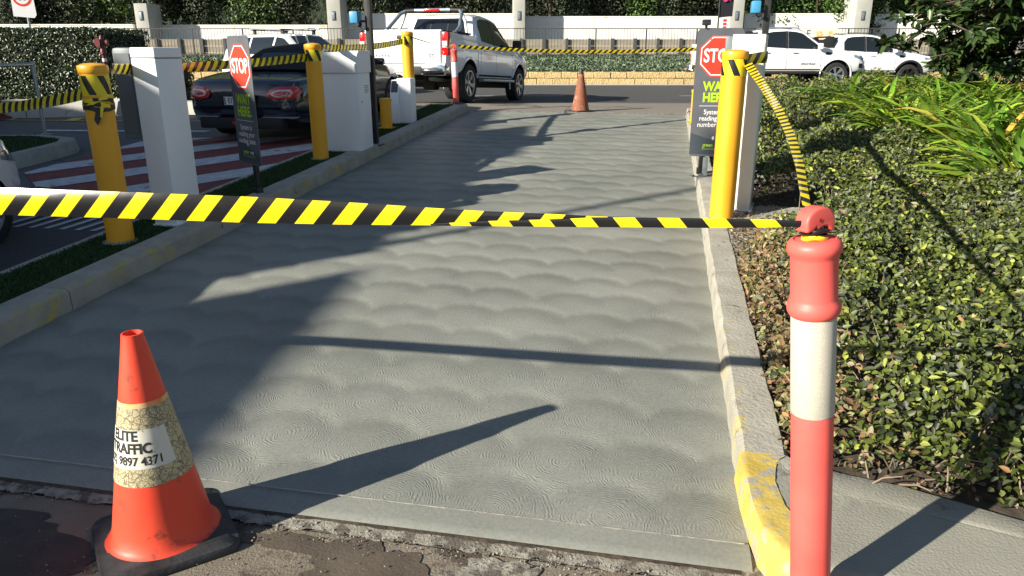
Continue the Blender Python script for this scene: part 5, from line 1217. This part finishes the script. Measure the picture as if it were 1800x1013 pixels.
# ================================================================== VEHICLES
class Shell:
    def __init__(s, W, top, bot, belt, taper, sill=.10, tumble=.28, crown=.02, rc=.07):
        s.W, s.top, s.bot, s.belt, s.taper, s.tumble, s.crown, s.rc = W, top, bot, belt, taper, tumble, crown, rc
    def it(s, tab, y): return float(np.interp(y, [a for a, b in tab], [b for a, b in tab]))
    def sect(s, y):
        zb, zt, zs = s.it(s.bot, y), s.it(s.top, y), min(s.it(s.belt, y), s.it(s.top, y)); W = s.W * s.it(s.taper, y); h = zt - zs
        rw = W * .955 - s.tumble * h; rc = min(s.rc, .5 * h + .02)
        mid = zb + (zs - zb) * .45
        P_ = [(0, zb), (W * .82, zb), (W * .95, zb + .03), (W * .985, zb + .10), (W * 1.0, mid), (W * 1.0, mid + (zs - mid) * .5), (W * .99, zs - .06), (W * .975, zs - .02)]
        if h > .12: P_ += [(W * .955, zs), (W * .955 - (W * .955 - rw) * .5, zs + h * .5), (rw, zt - rc), (rw - rc * .35, zt - rc * .35), (rw - rc * 1.1, zt - .004), (rw * .5, zt + s.crown * .8), (0, zt + s.crown)]
        else: P_ += [(W * .955, max(zs, zt - rc * .6)), (W * .94, zt - rc * .42), (W * .92, zt - rc * .25), (W * .88, zt - rc * .10), (W * .80, zt), (W * .5, zt + s.crown * .8), (0, zt + s.crown)]
        return P_
    def side_x(s, y, z):
        P_ = s.sect(y)[1:13]
        for (x0, z0), (x1, z1) in zip(P_[:-1], P_[1:]):
            if z0 <= z <= z1 and z1 > z0: return x0 + (x1 - x0) * (z - z0) / (z1 - z0)
        return P_[-1][0]
    def build(s, name, ys, m, parent, wheels=(), sharp=35):
        V = []; F = []; n = 15
        for y in ys:
            p = s.sect(y); V += [(x, y, z) for x, z in p] + [(-x, y, z) for x, z in p[-2:0:-1]]
        k = 2 * n - 2
        for i in range(len(ys) - 1):
            for j in range(k): F.append((i * k + j, i * k + (j + 1) % k, (i + 1) * k + (j + 1) % k, (i + 1) * k + j))
        F += [tuple(range(k)), tuple((len(ys) - 1) * k + j for j in range(k))[::-1]]
        me = bpy.data.meshes.new(name); me.from_pydata(V, [], F); bm = bmesh.new(); bm.from_mesh(me); bmesh.ops.recalc_face_normals(bm, faces=bm.faces); bm.to_mesh(me); bm.free()
        o = bpy.data.objects.new(name, me); col.objects.link(o); me.materials.append(M[m]); me.materials.append(M['trim_black'])
        for (wy, wz, wr, wd) in wheels:
            for sx in (-1, 1):
                cu = MB().lathe([(wr, sx * (s.W - wd)), (wr, sx * (s.W + .3))], 40, axis='x', c=(0, wy, wz)).build('cutter', 'trim_black')
                bm = bmesh.new(); bm.from_mesh(cu.data); bmesh.ops.recalc_face_normals(bm, faces=bm.faces); bm.to_mesh(cu.data); bm.free()
                md = o.modifiers.new('arch', 'BOOLEAN'); md.object = cu; md.operation = 'DIFFERENCE'; md.solver = 'EXACT'
                dg = bpy.context.evaluated_depsgraph_get(); dg.update(); nm = bpy.data.meshes.new_from_object(o.evaluated_get(dg)); o.modifiers.clear(); o.data = nm; bpy.data.objects.remove(cu)
        me = o.data; me.name = name
        while len(me.materials) < 2: me.materials.append(M['trim_black'])
        for p in me.polygons:
            c = p.center; inn = False
            for (wy, wz, wr, wd) in wheels:
                d = math.hypot(c.y - wy, c.z - wz)
                if d < wr + .004 and abs(c.x) > s.W - wd - .01 and (abs(d - wr) < .012 and abs(p.normal.x) < .5 or abs(abs(c.x) - (s.W - wd)) < .01): inn = True
            p.material_index = 1 if inn else 0; p.use_smooth = True
        me.set_sharp_from_angle(angle=R(sharp)); o.parent = parent; return o
    def side(s, name, y0, y1, lo, hi, m, parent, sx=1, e=.004, n=14, rows=5, poly=None):
        """panel lying on the flank between curves lo(y), hi(y)"""
        V = []; F = []
        for i in range(n + 1):
            y = y0 + (y1 - y0) * i / n; a, b = lo(y), hi(y)
            for j in range(rows + 1):
                z = a + (b - a) * j / rows; V.append((sx * (s.side_x(y, z) + e), y, z))
            if i:
                for j in range(rows): q = (i - 1) * (rows + 1) + j; F.append((q, q + 1, q + rows + 2, q + rows + 1))
        return MB().add(V, F).build(name, m, parent, 60)
    def topz(s, x, y):
        P_ = s.sect(y)[8:]; P_ = P_[::-1]
        for (x0, z0), (x1, z1) in zip(P_[:-1], P_[1:]):
            if x0 <= abs(x) <= x1: return z0 + (z1 - z0) * (abs(x) - x0) / max(x1 - x0, 1e-5)
        return P_[-1][1]
    def over(s, name, y0, y1, w0, w1, m, parent, e=.005, n=12):
        V = []; F = []
        for i in range(n + 1):
            k = i / n; y = y0 + (y1 - y0) * k; w_ = w0 + (w1 - w0) * k
            for j in range(9):
                x = w_ * (j / 4 - 1); V.append((x, y + (-e if y1 > y0 else e) * .0, s.topz(x, y) + e))
            if i:
                for j in range(8): q = (i - 1) * 9 + j; F.append((q, q + 1, q + 10, q + 9))
        return MB().add(V, F).build(name, m, parent, 60)
def wheel(parent, x, y, r, wd, sx, spokes=6, rim='alloy', rr=.66):
    t = MB().lathe([(r * rr, -wd * .46), (r * .80, -wd * .5), (r * .93, -wd * .47), (r * .985, -wd * .36), (r, -wd * .2), (r, wd * .2), (r * .985, wd * .36), (r * .93, wd * .47), (r * .80, wd * .5), (r * rr, wd * .46)], 40, axis='x', cap=False).build('wheel', 'rubber', parent, 40)
    t.location = (x, y, r)
    MB().lathe([(r * rr * 1.0, sx * wd * .47), (r * rr * .93, sx * wd * .47), (r * rr * .90, sx * wd * .30), (r * rr * .90, -sx * wd * .4)], 36, axis='x', cap=False).build('rim', rim, t, 40)
    MB().lathe([(r * rr * .9, sx * .0), (.02, sx * .001)], 30, axis='x').build('brake_shadow', 'trim_black', t)
    mb = MB(); R_ = r * rr * .93
    for k in range(spokes):
        for dq in (-.11, .11):
            a = 2 * math.pi * k / spokes + .3; m_ = Matrix.Rotation(a, 3, 'X')
            v = [Vector((sx * wd * q, s1 * hw + math.sin(dq) * rad_, rad_ * math.cos(dq))) for rad_, hw, q in ((r * .08, .013, .36), (R_, .019, .44)) for s1 in (-1, 1)]
            v2 = [p - Vector((sx * wd * .12, 0, 0)) for p in v]; al = [m_ @ p for p in v + v2]
            mb.add(al, [(0, 1, 3, 2), (4, 6, 7, 5), (0, 2, 6, 4), (1, 5, 7, 3), (0, 4, 5, 1), (2, 3, 7, 6)])
    mb.lathe([(r * .15, sx * wd * .30), (r * .15, sx * wd * .40), (r * .05, sx * wd * .43)], 20, axis='x')
    mb.build('spokes', rim, t, 30); return t
def linx(a, b): return lambda y: a[1] + (b[1] - a[1]) * (y - a[0]) / (b[0] - a[0])
def tab(*pts): return lambda y: float(np.interp(y, [p[0] for p in pts], [p[1] for p in pts]))
def ys_(a, b, st, extra=()): return sorted(set([round(a + (b - a) * i / max(1, round((b - a) / st)), 4) for i in range(max(1, round((b - a) / st)) + 1)] + list(extra)))

def pickup(label, loc, rz, rx=0.0, sc_=1.0, ver='rear'):
    # y forward, origin on the ground below the middle; 5.3 m dual cab utility
    t = thing('utility_truck', label, 'pickup truck', loc, rz, rx=rx); t.scale = (sc_,) * 3; t['group'] = 'white dual cab utility trucks'
    yR, yF, YT, YN = -1.50, 1.65, -2.60, 2.62
    tapr = [(YT, .955), (YT + .15, .985), (-1.8, 1.0), (1.2, 1.0), (2.0, .985), (2.35, .94), (2.52, .87), (YN, .76)]
    bot = [(YT, .62), (-2.2, .55), (-1.2, .48), (1.2, .48), (2.2, .46), (YN, .55)]
    cabtop = [(-1.05, 1.30), (-.98, 1.42), (-.78, 1.74), (-.5, 1.785), (-.1, 1.80), (.3, 1.775), (.55, 1.73), (1.22, 1.25), (1.35, 1.21), (1.9, 1.15), (2.35, 1.06), (2.52, .98), (YN, .80)]
    belt = [(-1.05, 1.16), (1.2, 1.12), (1.9, 1.02), (2.4, .93), (YN, .70)]
    s = Shell(.925, cabtop, bot, belt, tapr, tumble=.30, crown=.015, rc=.10)
    arches = ((yF, .38, .475, .30),)
    body = s.build('cab_body', ys_(-1.05, YN, .06, (-.98, -.78, .55, 1.22, 2.52)), 'car_white', t, arches)
    sb = Shell(.925, [(YT, 1.32), (-1.08, 1.33)], [(YT, .66), (-2.2, .57), (-1.08, .48)], [(YT, 1.24), (-1.08, 1.22)], tapr, crown=0, rc=.05)
    bed = sb.build('tray_body', ys_(YT, -1.08, .07), 'car_white', t, ((yR, .38, .475, .30),))
    box('tonneau_cover', (0, (YT - 1.08) / 2 + .02, 1.336), (1.50, 1.40, .02), 'trim_black', t, .004)
    for sx in (-1, 1):
        # arch lips
        for wy, sh in ((yR, sb), (yF, s)):
            V = []; F = []
            for i in range(25):
                a = R(-12 + 204 * i / 24)
                for q, (rr_, e) in enumerate(((.470, .002), (.478, .016), (.535 if ver == 'flare' and wy == yF else .515, .014), (.545 if ver == 'flare' else .52, .001))):
                    y = wy - math.cos(a) * rr_; z = .38 + math.sin(a) * rr_; V.append((sx * (sh.side_x(min(max(y, YT if sh is sb else -1.05), YN if sh is s else -1.08), max(z, .50)) + e), y, z))
                if i:
                    for q in range(3): k = (i - 1) * 4 + q; F.append((k, k + 1, k + 5, k + 4))
            MB().add(V, F).build('wheel_arch', 'trim_black' if ver == 'flare' else 'car_white', t, 60)
        # glass: rear door, front door
        s.side('side_window', -.72, -.02, tab((-.72, 1.24), (-.02, 1.20)), tab((-.72, 1.52), (-.60, 1.66), (-.4, 1.70), (-.02, 1.715)), 'car_glass', t, sx, .004, 12, 6)
        s.side('side_window', .06, 1.02, tab((.06, 1.195), (1.02, 1.165)), tab((.06, 1.715), (.30, 1.70), (.52, 1.65), (1.02, 1.29)), 'car_glass', t, sx, .004, 14, 6)
        s.side('pillar_trim', -.025, .055, tab((0, 1.19)), tab((0, 1.72)), 'trim_black', t, sx, .003, 2, 6)
        for yy in (.04, .06): pass
        for yy, z0, z1 in ((-.90, .62, 1.20), (.02, .58, 1.18), (1.12, .55, 1.14)):
            s.side('door_gap', yy - .006, yy + .006, tab((0, z0)), tab((0, z1)), 'seam', t, sx, .0015, 1, 8)
        for yy in (-.62, .28):
            h_ = box('door_handle', (sx * (s.side_x(yy, 1.06) + .02), yy, 1.06), (.03, .17, .028), 'chrome' if ver != 'flare' else 'car_white', t, .008)
        box('side_step', (sx * .93, .08, .455), (.14, 1.95, .06), 'galvanised' if ver == 'rear' else 'trim_black', t, .02)
        s.side('sill_trim', -.98, 1.12, tab((0, .50)), tab((0, .57)), 'trim_black', t, sx, .004, 10, 2)
        mir = MB(); mir.box((sx * 1.06, 1.00, 1.26), (.20, .12, .19)); mir.build('mirror', 'trim_black' if ver == 'rear' else 'car_white', t, None, .04)
        box('mirror_arm', (sx * .93, 1.02, 1.20), (.12, .05, .04), 'trim_black', t, .006)
        # lamps
        s.side('headlamp', 2.18, 2.56, tab((2.18, .93), (2.56, .80)), tab((2.18, 1.01), (2.50, .945), (2.56, .92)), 'headlamp', t, sx, .006, 8, 4)
        s.side('bumper_insert', 2.36, 2.58, tab((2.3, .60)), tab((2.3, .74)), 'trim_black', t, sx, .006, 5, 2)
        if ver != 'rear': s.side('fender_vent', 1.25, 1.46, tab((1.25, 1.00), (1.46, 1.03)), tab((1.25, 1.09), (1.46, 1.07)), 'trim_black', t, sx, .008, 4, 2)
        tl = MB(); tl.box((sx * .868, YT + .055, 1.09), (.135, .16, .42)); tl.build('tail_light', 'light_red', t, None, .03)
        box('lamp_reflector', (sx * .868, YT - .027, 1.07), (.10, .01, .10), 'light_clear', t, .004)
        box('lamp_rib', (sx * .868, YT - .027, 1.13), (.10, .01, .012), 'light_clear', t)
    for yc, dy in ((yR, 0), (yF, 0)):
        for sx in (-1, 1): wheel(t, sx * .80, yc, .385, .26, sx, 6, 'alloy' if ver != 'flare' else 'dark_alloy')
        box('axle', (0, yc, .36), (1.35, .12, .12), 'trim_black', t)
    for sx in (-1, 1): box('mud_flap', (sx * .80, yR - .45, .42), (.26, .02, .36), 'trim_black', t)
    box('chassis', (0, -.1, .47), (.95, 4.3, .16), 'trim_black', t); box('fuel_tank', (-.35, -.55, .40), (.45, 1.0, .20), 'trim_black', t); box('spare_wheel', (0, -2.1, .50), (.66, .66, .18), 'rubber', t, .06)
    box('diff_housing', (.06, yR, .38), (.30, .28, .28), 'trim_black', t, .08)
    MB().tube([(.45, -1.0, .42), (.47, -1.9, .44), (.50, -2.5, .46)], .035, 10).build('exhaust', 'galvanised', t, 60)
    # windscreen and rear glass
    s.over('windscreen', .60, 1.17, .60, .72, 'car_glass', t, .006)
    V = []; F = []
    mbx = MB(); mbx.add([(-.62, -1.035, 1.32), (.62, -1.035, 1.32), (.545, -.835, 1.685), (-.545, -.835, 1.685)], [(0, 1, 2, 3)]); o = mbx.build('rear_window', 'car_glass', t); o.location = (0, -.012, .006)
    for xx in (-.2, .2): 
        b_ = MB(); b_.add([(xx - .012, -1.035, 1.32), (xx + .012, -1.035, 1.32), (xx * .95 + .01, -.835, 1.685), (xx * .95 - .01, -.835, 1.685)], [(0, 1, 2, 3)]); o = b_.build('window_divider', 'trim_black', t); o.location = (0, -.017, .008)
    # tail gate
    box('tail_gate', (0, YT - .012, 1.02), (1.56, .04, .57), 'car_white', t, .012); box('gate_lip', (0, YT + .0, 1.322), (1.60, .07, .03), 'car_white', t, .01)
    box('gate_handle', (0, YT - .038, 1.21), (.24, .012, .07), 'trim_black', t, .01)
    box('rear_bumper', (0, YT - .10, .60), (.94, .20, .16), 'trim_black', t, .03)
    for sx in (-1, 1): box('bumper_end', (sx * .70, YT - .09, .61), (.50, .26, .20), 'chrome', t, .05)
    box('number_plate', (0, YT - .205, .62), (.37, .01, .11), 'plate_white', t); box('tow_bar', (0, YT - .22, .50), (.06, .22, .06), 'trim_black', t, .01); box('plate_bolster', (0, YT - .19, .58), (.60, .02, .16), 'plate_white', t, .005)
    if ver == 'rear':
        lettering('maker_lettering', 'NAVARA', .075, lambda u, v: (u - .47, YT - .0335, .865 + v), 'trim_black', t, bold=.0015, sx=1.15, space=1.25)
        lettering('grade_lettering', 'ST', .09, lambda u, v: (u + .60, YT - .0335, .865 + v), 'trim_black', t, bold=.002, sx=1.2)
        # sports bar
        for sx in (-1, 1):
            MB().tube([(sx * .80, -1.95, 1.33), (sx * .78, -1.70, 1.45), (sx * .68, -1.36, 1.745), (sx * .60, -1.28, 1.805), (sx * .30, -1.27, 1.815)], .036, 12).build('sports_bar_tube', 'galvanised', t, 60)
            MB().tube([(sx * .78, -1.32, 1.33), (sx * .70, -1.22, 1.60), (sx * .62, -1.24, 1.78)], .030, 12).build('sports_bar_tube', 'car_white', t, 60)
            MB().tube([(sx * .62, -1.28, 1.802), (sx * .40, -1.27, 1.814)], .043, 12).build('bar_joint', 'trim_black', t, 60)
            box('bar_foot', (sx * .80, -1.62, 1.345), (.10, .75, .03), 'trim_black', t, .01)
        MB().tube([(-.45, -1.27, 1.815), (.45, -1.27, 1.815)], .038, 12).build('sports_bar_tube', 'galvanised', t, 60)
        box('brake_light', (0, -1.30, 1.812), (.34, .05, .045), 'light_red', t, .01)
    else:
        for sx in (-1, 1):
            MB().tube([(sx * .60, -.55, 1.80), (sx * .60, -.5, 1.83), (sx * .60, .35, 1.82), (sx * .58, .45, 1.775)], .016, 8).build('roof_rail', 'galvanised' if ver == 'wild' else 'trim_black', t, 60)
            # sail panel behind the cab
            MB().prism([(-2.05, 1.27), (-1.06, 1.27), (-1.02, 1.60), (-1.10, 1.72), (-1.28, 1.70)], sx * .70, sx * .78, lambda a, b, z: (z, a, b)).build('sports_bar_panel', 'trim_black', t, None, .01)
        MB().tube([(-.72, -1.2, 1.70), (.72, -1.2, 1.70)], .03, 10).build('sports_bar_tube', 'trim_black', t, 60)
        if ver == 'wild':
            lettering('grade_lettering', 'WILDTRAK', .085, lambda u, v: (s.side_x(.72 + u, .72 + v) + .004, .72 + u, .72 + v), 'trim_black', t, bold=.002, sx=1.1)
    # grille
    box('grille', (0, YN + .004, .80), (1.05, .03, .22), 'trim_black', t, .01); box('front_bumper', (0, YN - .02, .58), (1.30, .14, .18), 'car_white', t, .04)
    return t
def place(fx, fy, az): return fx, fy, -az
# the departing truck: tail right corner near (-1.2, 14.3)
az = R(19); fw = Vector((math.sin(az), math.cos(az))); rt = Vector((math.cos(az), -math.sin(az)))
tc_ = Vector((-1.235, 14.42)) - rt * .90 + fw * 2.62
zr = .575; zf = .435
slope = math.atan2(zf - zr, 3.15)
pickup('white dual cab utility with a chrome sports bar, seen from behind leaving the driveway', (tc_.x, tc_.y, (zr + zf) / 2 - .015), -az, slope, 1.0, 'rear')
pickup('white dual cab utility on the street beside the cream cabinet, black lettering on its door', (*(P(1468, 140, 24.6).x - 1.65, 25.5), .475), -R(90), 0, 1.0, 'wild')
pickup('second white dual cab utility with dark flared arches, half hidden behind another', (P(1592, 140, 27.0).x - 1.65, 27.7, .40), -R(90), 0, .98, 'flare')

def roadster():
    az = R(12); fw = Vector((math.sin(az), math.cos(az))); rt = Vector((math.cos(az), -math.sin(az)))
    p = Vector((-3.50, 9.80)) + fw * 2.03; yr, yf = -1.13, 1.18
    t = thing('convertible_car', 'dark navy convertible with a closed black soft top and red hexagonal tail lamps', 'car', (p.x, p.y, G(p.x, p.y) + .002), -az, rx=R(2.9)); t.scale = (1, 1, .95)
    YT, YN = -2.03, 2.03
    top = [(YT, .56), (YT + .03, .68), (YT + .07, .77), (YT + .13, .835), (YT + .20, .850), (-1.70, .862), (-1.5, .875), (-1.15, .90), (.55, .93), (.9, .90), (1.5, .82), (1.85, .70), (YN, .50)]
    bot = [(YT, .42), (YT + .06, .34), (-1.85, .27), (-1.5, .22), (1.5, .20), (1.9, .24), (YN, .32)]
    belt = [(YT, .54), (-1.85, .77), (-1.2, .86), (.6, .84), (1.4, .76), (1.85, .62), (YN, .45)]
    tapr = [(YT, .66), (YT + .04, .78), (YT + .10, .86), (YT + .20, .92), (YT + .34, .965), (-1.5, .995), (-1.1, 1.0), (-.2, .965), (.4, .97), (1.1, 1.0), (1.6, .95), (1.88, .82), (YN, .66)]
    s = Shell(.87, top, bot, belt, tapr, crown=.02, rc=.10)
    s.build('body', ys_(YT, YN, .05, (YT + .04, YT + .08, YT + .12)), 'car_navy', t, ((yr, .31, .345, .26), (yf, .31, .345, .26)))
    # soft top
    tp = [(-1.12, .90), (-1.05, .93), (-.75, 1.12), (-.55, 1.195), (-.2, 1.235), (.15, 1.22), (.30, 1.19), (.78, .93)]
    g = Shell(.80, tp, [(-1.2, .84), (.8, .84)], [(-1.2, .885), (.8, .90)], [(-1.12, .72), (-.8, .86), (-.4, .93), (.4, .93), (.78, .80)], tumble=.42, crown=.02, rc=.12)
    g.build('soft_top', ys_(-1.12, .32, .045), 'soft_top', t); g.build('windscreen_frame', ys_(.32, .78, .06), 'trim_black', t)
    g.over('windscreen', .34, .76, .52, .60, 'car_glass', t, .008)
    g.over('rear_window', -.95, -.74, .33, .30, 'car_glass', t, .008)
    for xx in (-.27, .27):
        V = []; F = []
        for i in range(16):
            y = -1.08 + 1.35 * i / 15; V += [(xx * 1.5 - .006, y, g.topz(xx * 1.5, y) + .007), (xx * 1.5 + .006, y, g.topz(xx * 1.5, y) + .007)]
            if i: k = 2 * i - 2; F.append((k, k + 1, k + 3, k + 2))
        MB().add(V, F).build('roof_seam', 'trim_black', t)
    for sx in (-1, 1):
        g.side('side_window', -.45, .55, tab((-.45, .92), (.5, .915)), tab((-.45, 1.06), (-.1, 1.11), (.3, 1.08), (.55, .98)), 'car_glass', t, sx, .006, 10, 4)
        mir = MB(); mir.box((sx * .93, .52, .95), (.17, .10, .11)); mir.build('mirror', 'car_navy', t, None, .035)
        s.side('door_gap', -.50, -.488, tab((0, .34)), tab((0, .82)), 'trim_black', t, sx, .002, 1, 8)
        for yc in (yr, yf): wheel(t, sx * .75, yc, .31, .21, sx, 7, 'dark_alloy', .72)
        # tail lamp: red hexagon cluster with a lit ring
        def rear_y(x, z):                   # surface of the tail at this spot
            lo, hi = YT - .05, YT + .9
            for q in range(400):
                y = lo + (hi - lo) * q / 400
                if y >= YT and s.it(s.top, y) + .01 >= z and s.side_x(y, z) >= abs(x): return y
            return hi
        def lamp(name, w, h, m, e, cx, cz):
            pts = [(-w, -.1 * h), (-w * .82, h * .55), (-w * .35, h * .95), (w * .75, h), (w, .15 * h), (w * .78, -h * .85), (-w * .25, -h), (-w * .85, -h * .65)]
            V = []; F = []; nr = 5
            for j in range(nr + 1):
                for (a, b) in pts: x = cx + a * j / nr; z = cz + b * j / nr; V.append((sx * x, rear_y(x, z) - e, z))
            n = len(pts)
            for j in range(nr):
                for i in range(n): F.append((j * n + i, j * n + (i + 1) % n, (j + 1) * n + (i + 1) % n, (j + 1) * n + i))
            MB().add(V, F).build(name, m, t, 60)
        cx, cz = .60, .695
        lamp('tail_light', .20, .086, 'light_red', .022, cx, cz); lamp('lamp_ring', .138, .054, 'light_amber', .028, cx - .01, cz); lamp('lamp_ring', .128, .046, 'light_clear', .030, cx - .01, cz); lamp('lamp_center', .108, .028, 'light_red', .033, cx - .01, cz)
        MB().lathe([(.045, YT - .01), (.045, YT + .2), (.036, YT + .2)], 20, axis='y', c=(sx * .42, 0, .27)).build('exhaust', 'galvanised', t, 40)
        box('side_marker', (sx * .875, 1.62, .55), (.01, .10, .03), 'light_amber', t)
    for pts_ in ([(-.62, -1.16), (-.66, -1.60), (-.60, -1.84), (0, -1.88), (.60, -1.84), (.66, -1.60), (.62, -1.16)],):
        V = []; F = []
        for i, (a_, b_) in enumerate(zip(pts_[:-1], pts_[1:])):
            for k in range(7):
                x = a_[0] + (b_[0] - a_[0]) * k / 6; y = a_[1] + (b_[1] - a_[1]) * k / 6; L2_ = math.hypot(b_[0] - a_[0], b_[1] - a_[1]); nx, ny = (b_[1] - a_[1]) / L2_ * .005, -(b_[0] - a_[0]) / L2_ * .005
                V += [(x - nx, y - ny, s.topz(x - nx, y - ny) + .002), (x + nx, y + ny, s.topz(x + nx, y + ny) + .002)]
                if k: q = len(V) - 4; F.append((q, q + 1, q + 3, q + 2))
        MB().add(V, F).build('boot_lid_gap', 'trim_black', t)
    for sx in (-1, 1):
        s.side('bumper_seam', -1.98, -1.50, tab((0, .575)), tab((0, .585)), 'trim_black', t, sx, .002, 10, 1); s.side('fuel_flap', -1.42, -1.28, tab((0, .70)), tab((0, .80)), 'car_navy', t, sx, .004, 3, 3)
    box('number_plate', (0, YT - .036, .60), (.372, .008, .107), 'plate_white', t); box('plate_recess', (0, YT - .012, .605), (.50, .04, .15), 'trim_black', t, .01)
    lettering('plate_lettering', 'EIY', .10, lambda u, v: (u - .075, YT - .0415, .60 + v), 'print_black', t, bold=.001, sx=.85)
    box('plate_edge', (-.172, YT - .0415, .60), (.014, .001, .09), 'print_black', t)
    box('badge', (0, YT - .0, .80), (.09, .03, .03), 'chrome', t, .008); box('badge_script', (.46, YT + .075, .83), (.13, .012, .014), 'chrome', t)
    box('diffuser', (0, YT + .05, .30), (1.18, .16, .15), 'trim_black', t, .03); box('fog_lamp', (0, YT - .035, .31), (.22, .02, .045), 'light_red', t, .006)
    for sx in (-1, 1): box('bumper_trim', (sx * .55, YT + .02, .385), (.48, .10, .012), 'galvanised', t, .003)
    box('underbody', (0, 0, .22), (1.3, 3.2, .10), 'trim_black', t); MB().tube([(-.0, -1.15, .93), (-.02, -1.25, 1.05)], .006, 6).build('aerial', 'trim_black', t)
roadster()

def wagon(name, label, loc, rz, m='car_white', rx=0.0):
    t = thing(name, label, 'car', loc, rz, rx=rx)
    YT, YN = -2.15, 2.15
    top = [(YT, .85), (YT + .10, 1.10), (YT + .40, 1.50), (-1.4, 1.555), (-.3, 1.57), (.4, 1.53), (1.05, 1.08), (1.2, 1.03), (1.75, .96), (2.02, .84), (YN, .62)]
    bot = [(YT, .40), (-1.8, .27), (1.8, .24), (YN, .34)]; belt = [(YT, .80), (-1.9, 1.0), (1.0, .96), (1.8, .85), (YN, .58)]
    tapr = [(YT, .88), (-1.9, .97), (-1.2, 1), (1.2, 1), (1.75, .95), (2.0, .82), (YN, .62)]
    s = Shell(.89, top, bot, belt, tapr, tumble=.34, crown=.02, rc=.10)
    s.build('body', ys_(YT, YN, .06, (1.05,)), m, t, ((-1.30, .33, .37, .26), (1.33, .33, .37, .26)))
    for sx in (-1, 1):
        s.side('side_window', -1.62, -.95, tab((0, 1.06)), tab((-1.62, 1.34), (-1.45, 1.45), (-.95, 1.475)), 'car_glass', t, sx, .004, 8, 4)
        s.side('side_window', -.88, -.02, tab((0, 1.04)), tab((0, 1.48)), 'car_glass', t, sx, .004, 8, 4)
        s.side('side_window', .05, .88, tab((0, 1.02)), tab((.05, 1.48), (.35, 1.44), (.88, 1.11)), 'car_glass', t, sx, .004, 10, 4)
        s.side('headlamp', 1.68, 2.10, tab((1.68, .74), (2.10, .64)), tab((1.68, .82), (2.10, .77)), 'headlamp', t, sx, .006, 8, 3)
        s.side('door_gap', -.45, -.44, tab((0, .45)), tab((0, 1.0)), 'seam', t, sx, .002, 1, 6); s.side('door_gap', .98, .99, tab((0, .42)), tab((0, .95)), 'seam', t, sx, .002, 1, 6)
        mir = MB(); mir.box((sx * .98, .82, 1.06), (.18, .10, .13)); mir.build('mirror', m, t, None, .035)
        for yc in (-1.30, 1.33): wheel(t, sx * .78, yc, .335, .22, sx, 5)
    s.over('windscreen', .46, 1.0, .54, .66, 'car_glass', t, .006); s.over('rear_window', -2.0, -1.80, .58, .54, 'car_glass', t, .006)
    box('grille', (0, YN - .01, .62), (.8, .04, .16), 'trim_black', t, .01); box('underbody', (0, 0, .26), (1.3, 3.4, .12), 'trim_black', t)
    return t
    return t
v = wagon('wagon_car', 'white wagon with a ladder on its roof rack, seen above the soft top', (-5.95, 21.3, .46), -R(122))
for yy in (-.9, .2):
    box('roof_bar', (0, yy, 1.665), (1.25, .05, .035), 'black_metal', v, .006)
    for sx in (-1, 1): box('rack_foot', (sx * .55, yy, 1.61), (.06, .08, .11), 'black_metal', v, .006)
lad = thing('ladder', 'aluminium ladder strapped flat on the roof of the white wagon', 'ladder', (-5.95, 21.3, .46 + 1.70), -R(122))
for sx in (-1, 1): box('stile', (sx * .20, -.35, 0), (.03, 2.3, .075), 'alloy', lad, .004)
for k in range(8): box('rung', (0, -1.35 + k * .28, 0), (.37, .035, .03), 'alloy', lad)
# white car nosing in from the left edge; mostly outside the frame
wagon('hatchback_car', 'white car nosing in at the left edge of the frame beside the low island', (-4.86, 4.10, G(-4.80, 4.12) + .0), -R(3), rx=R(1.5)).scale = (1, 1, .86)
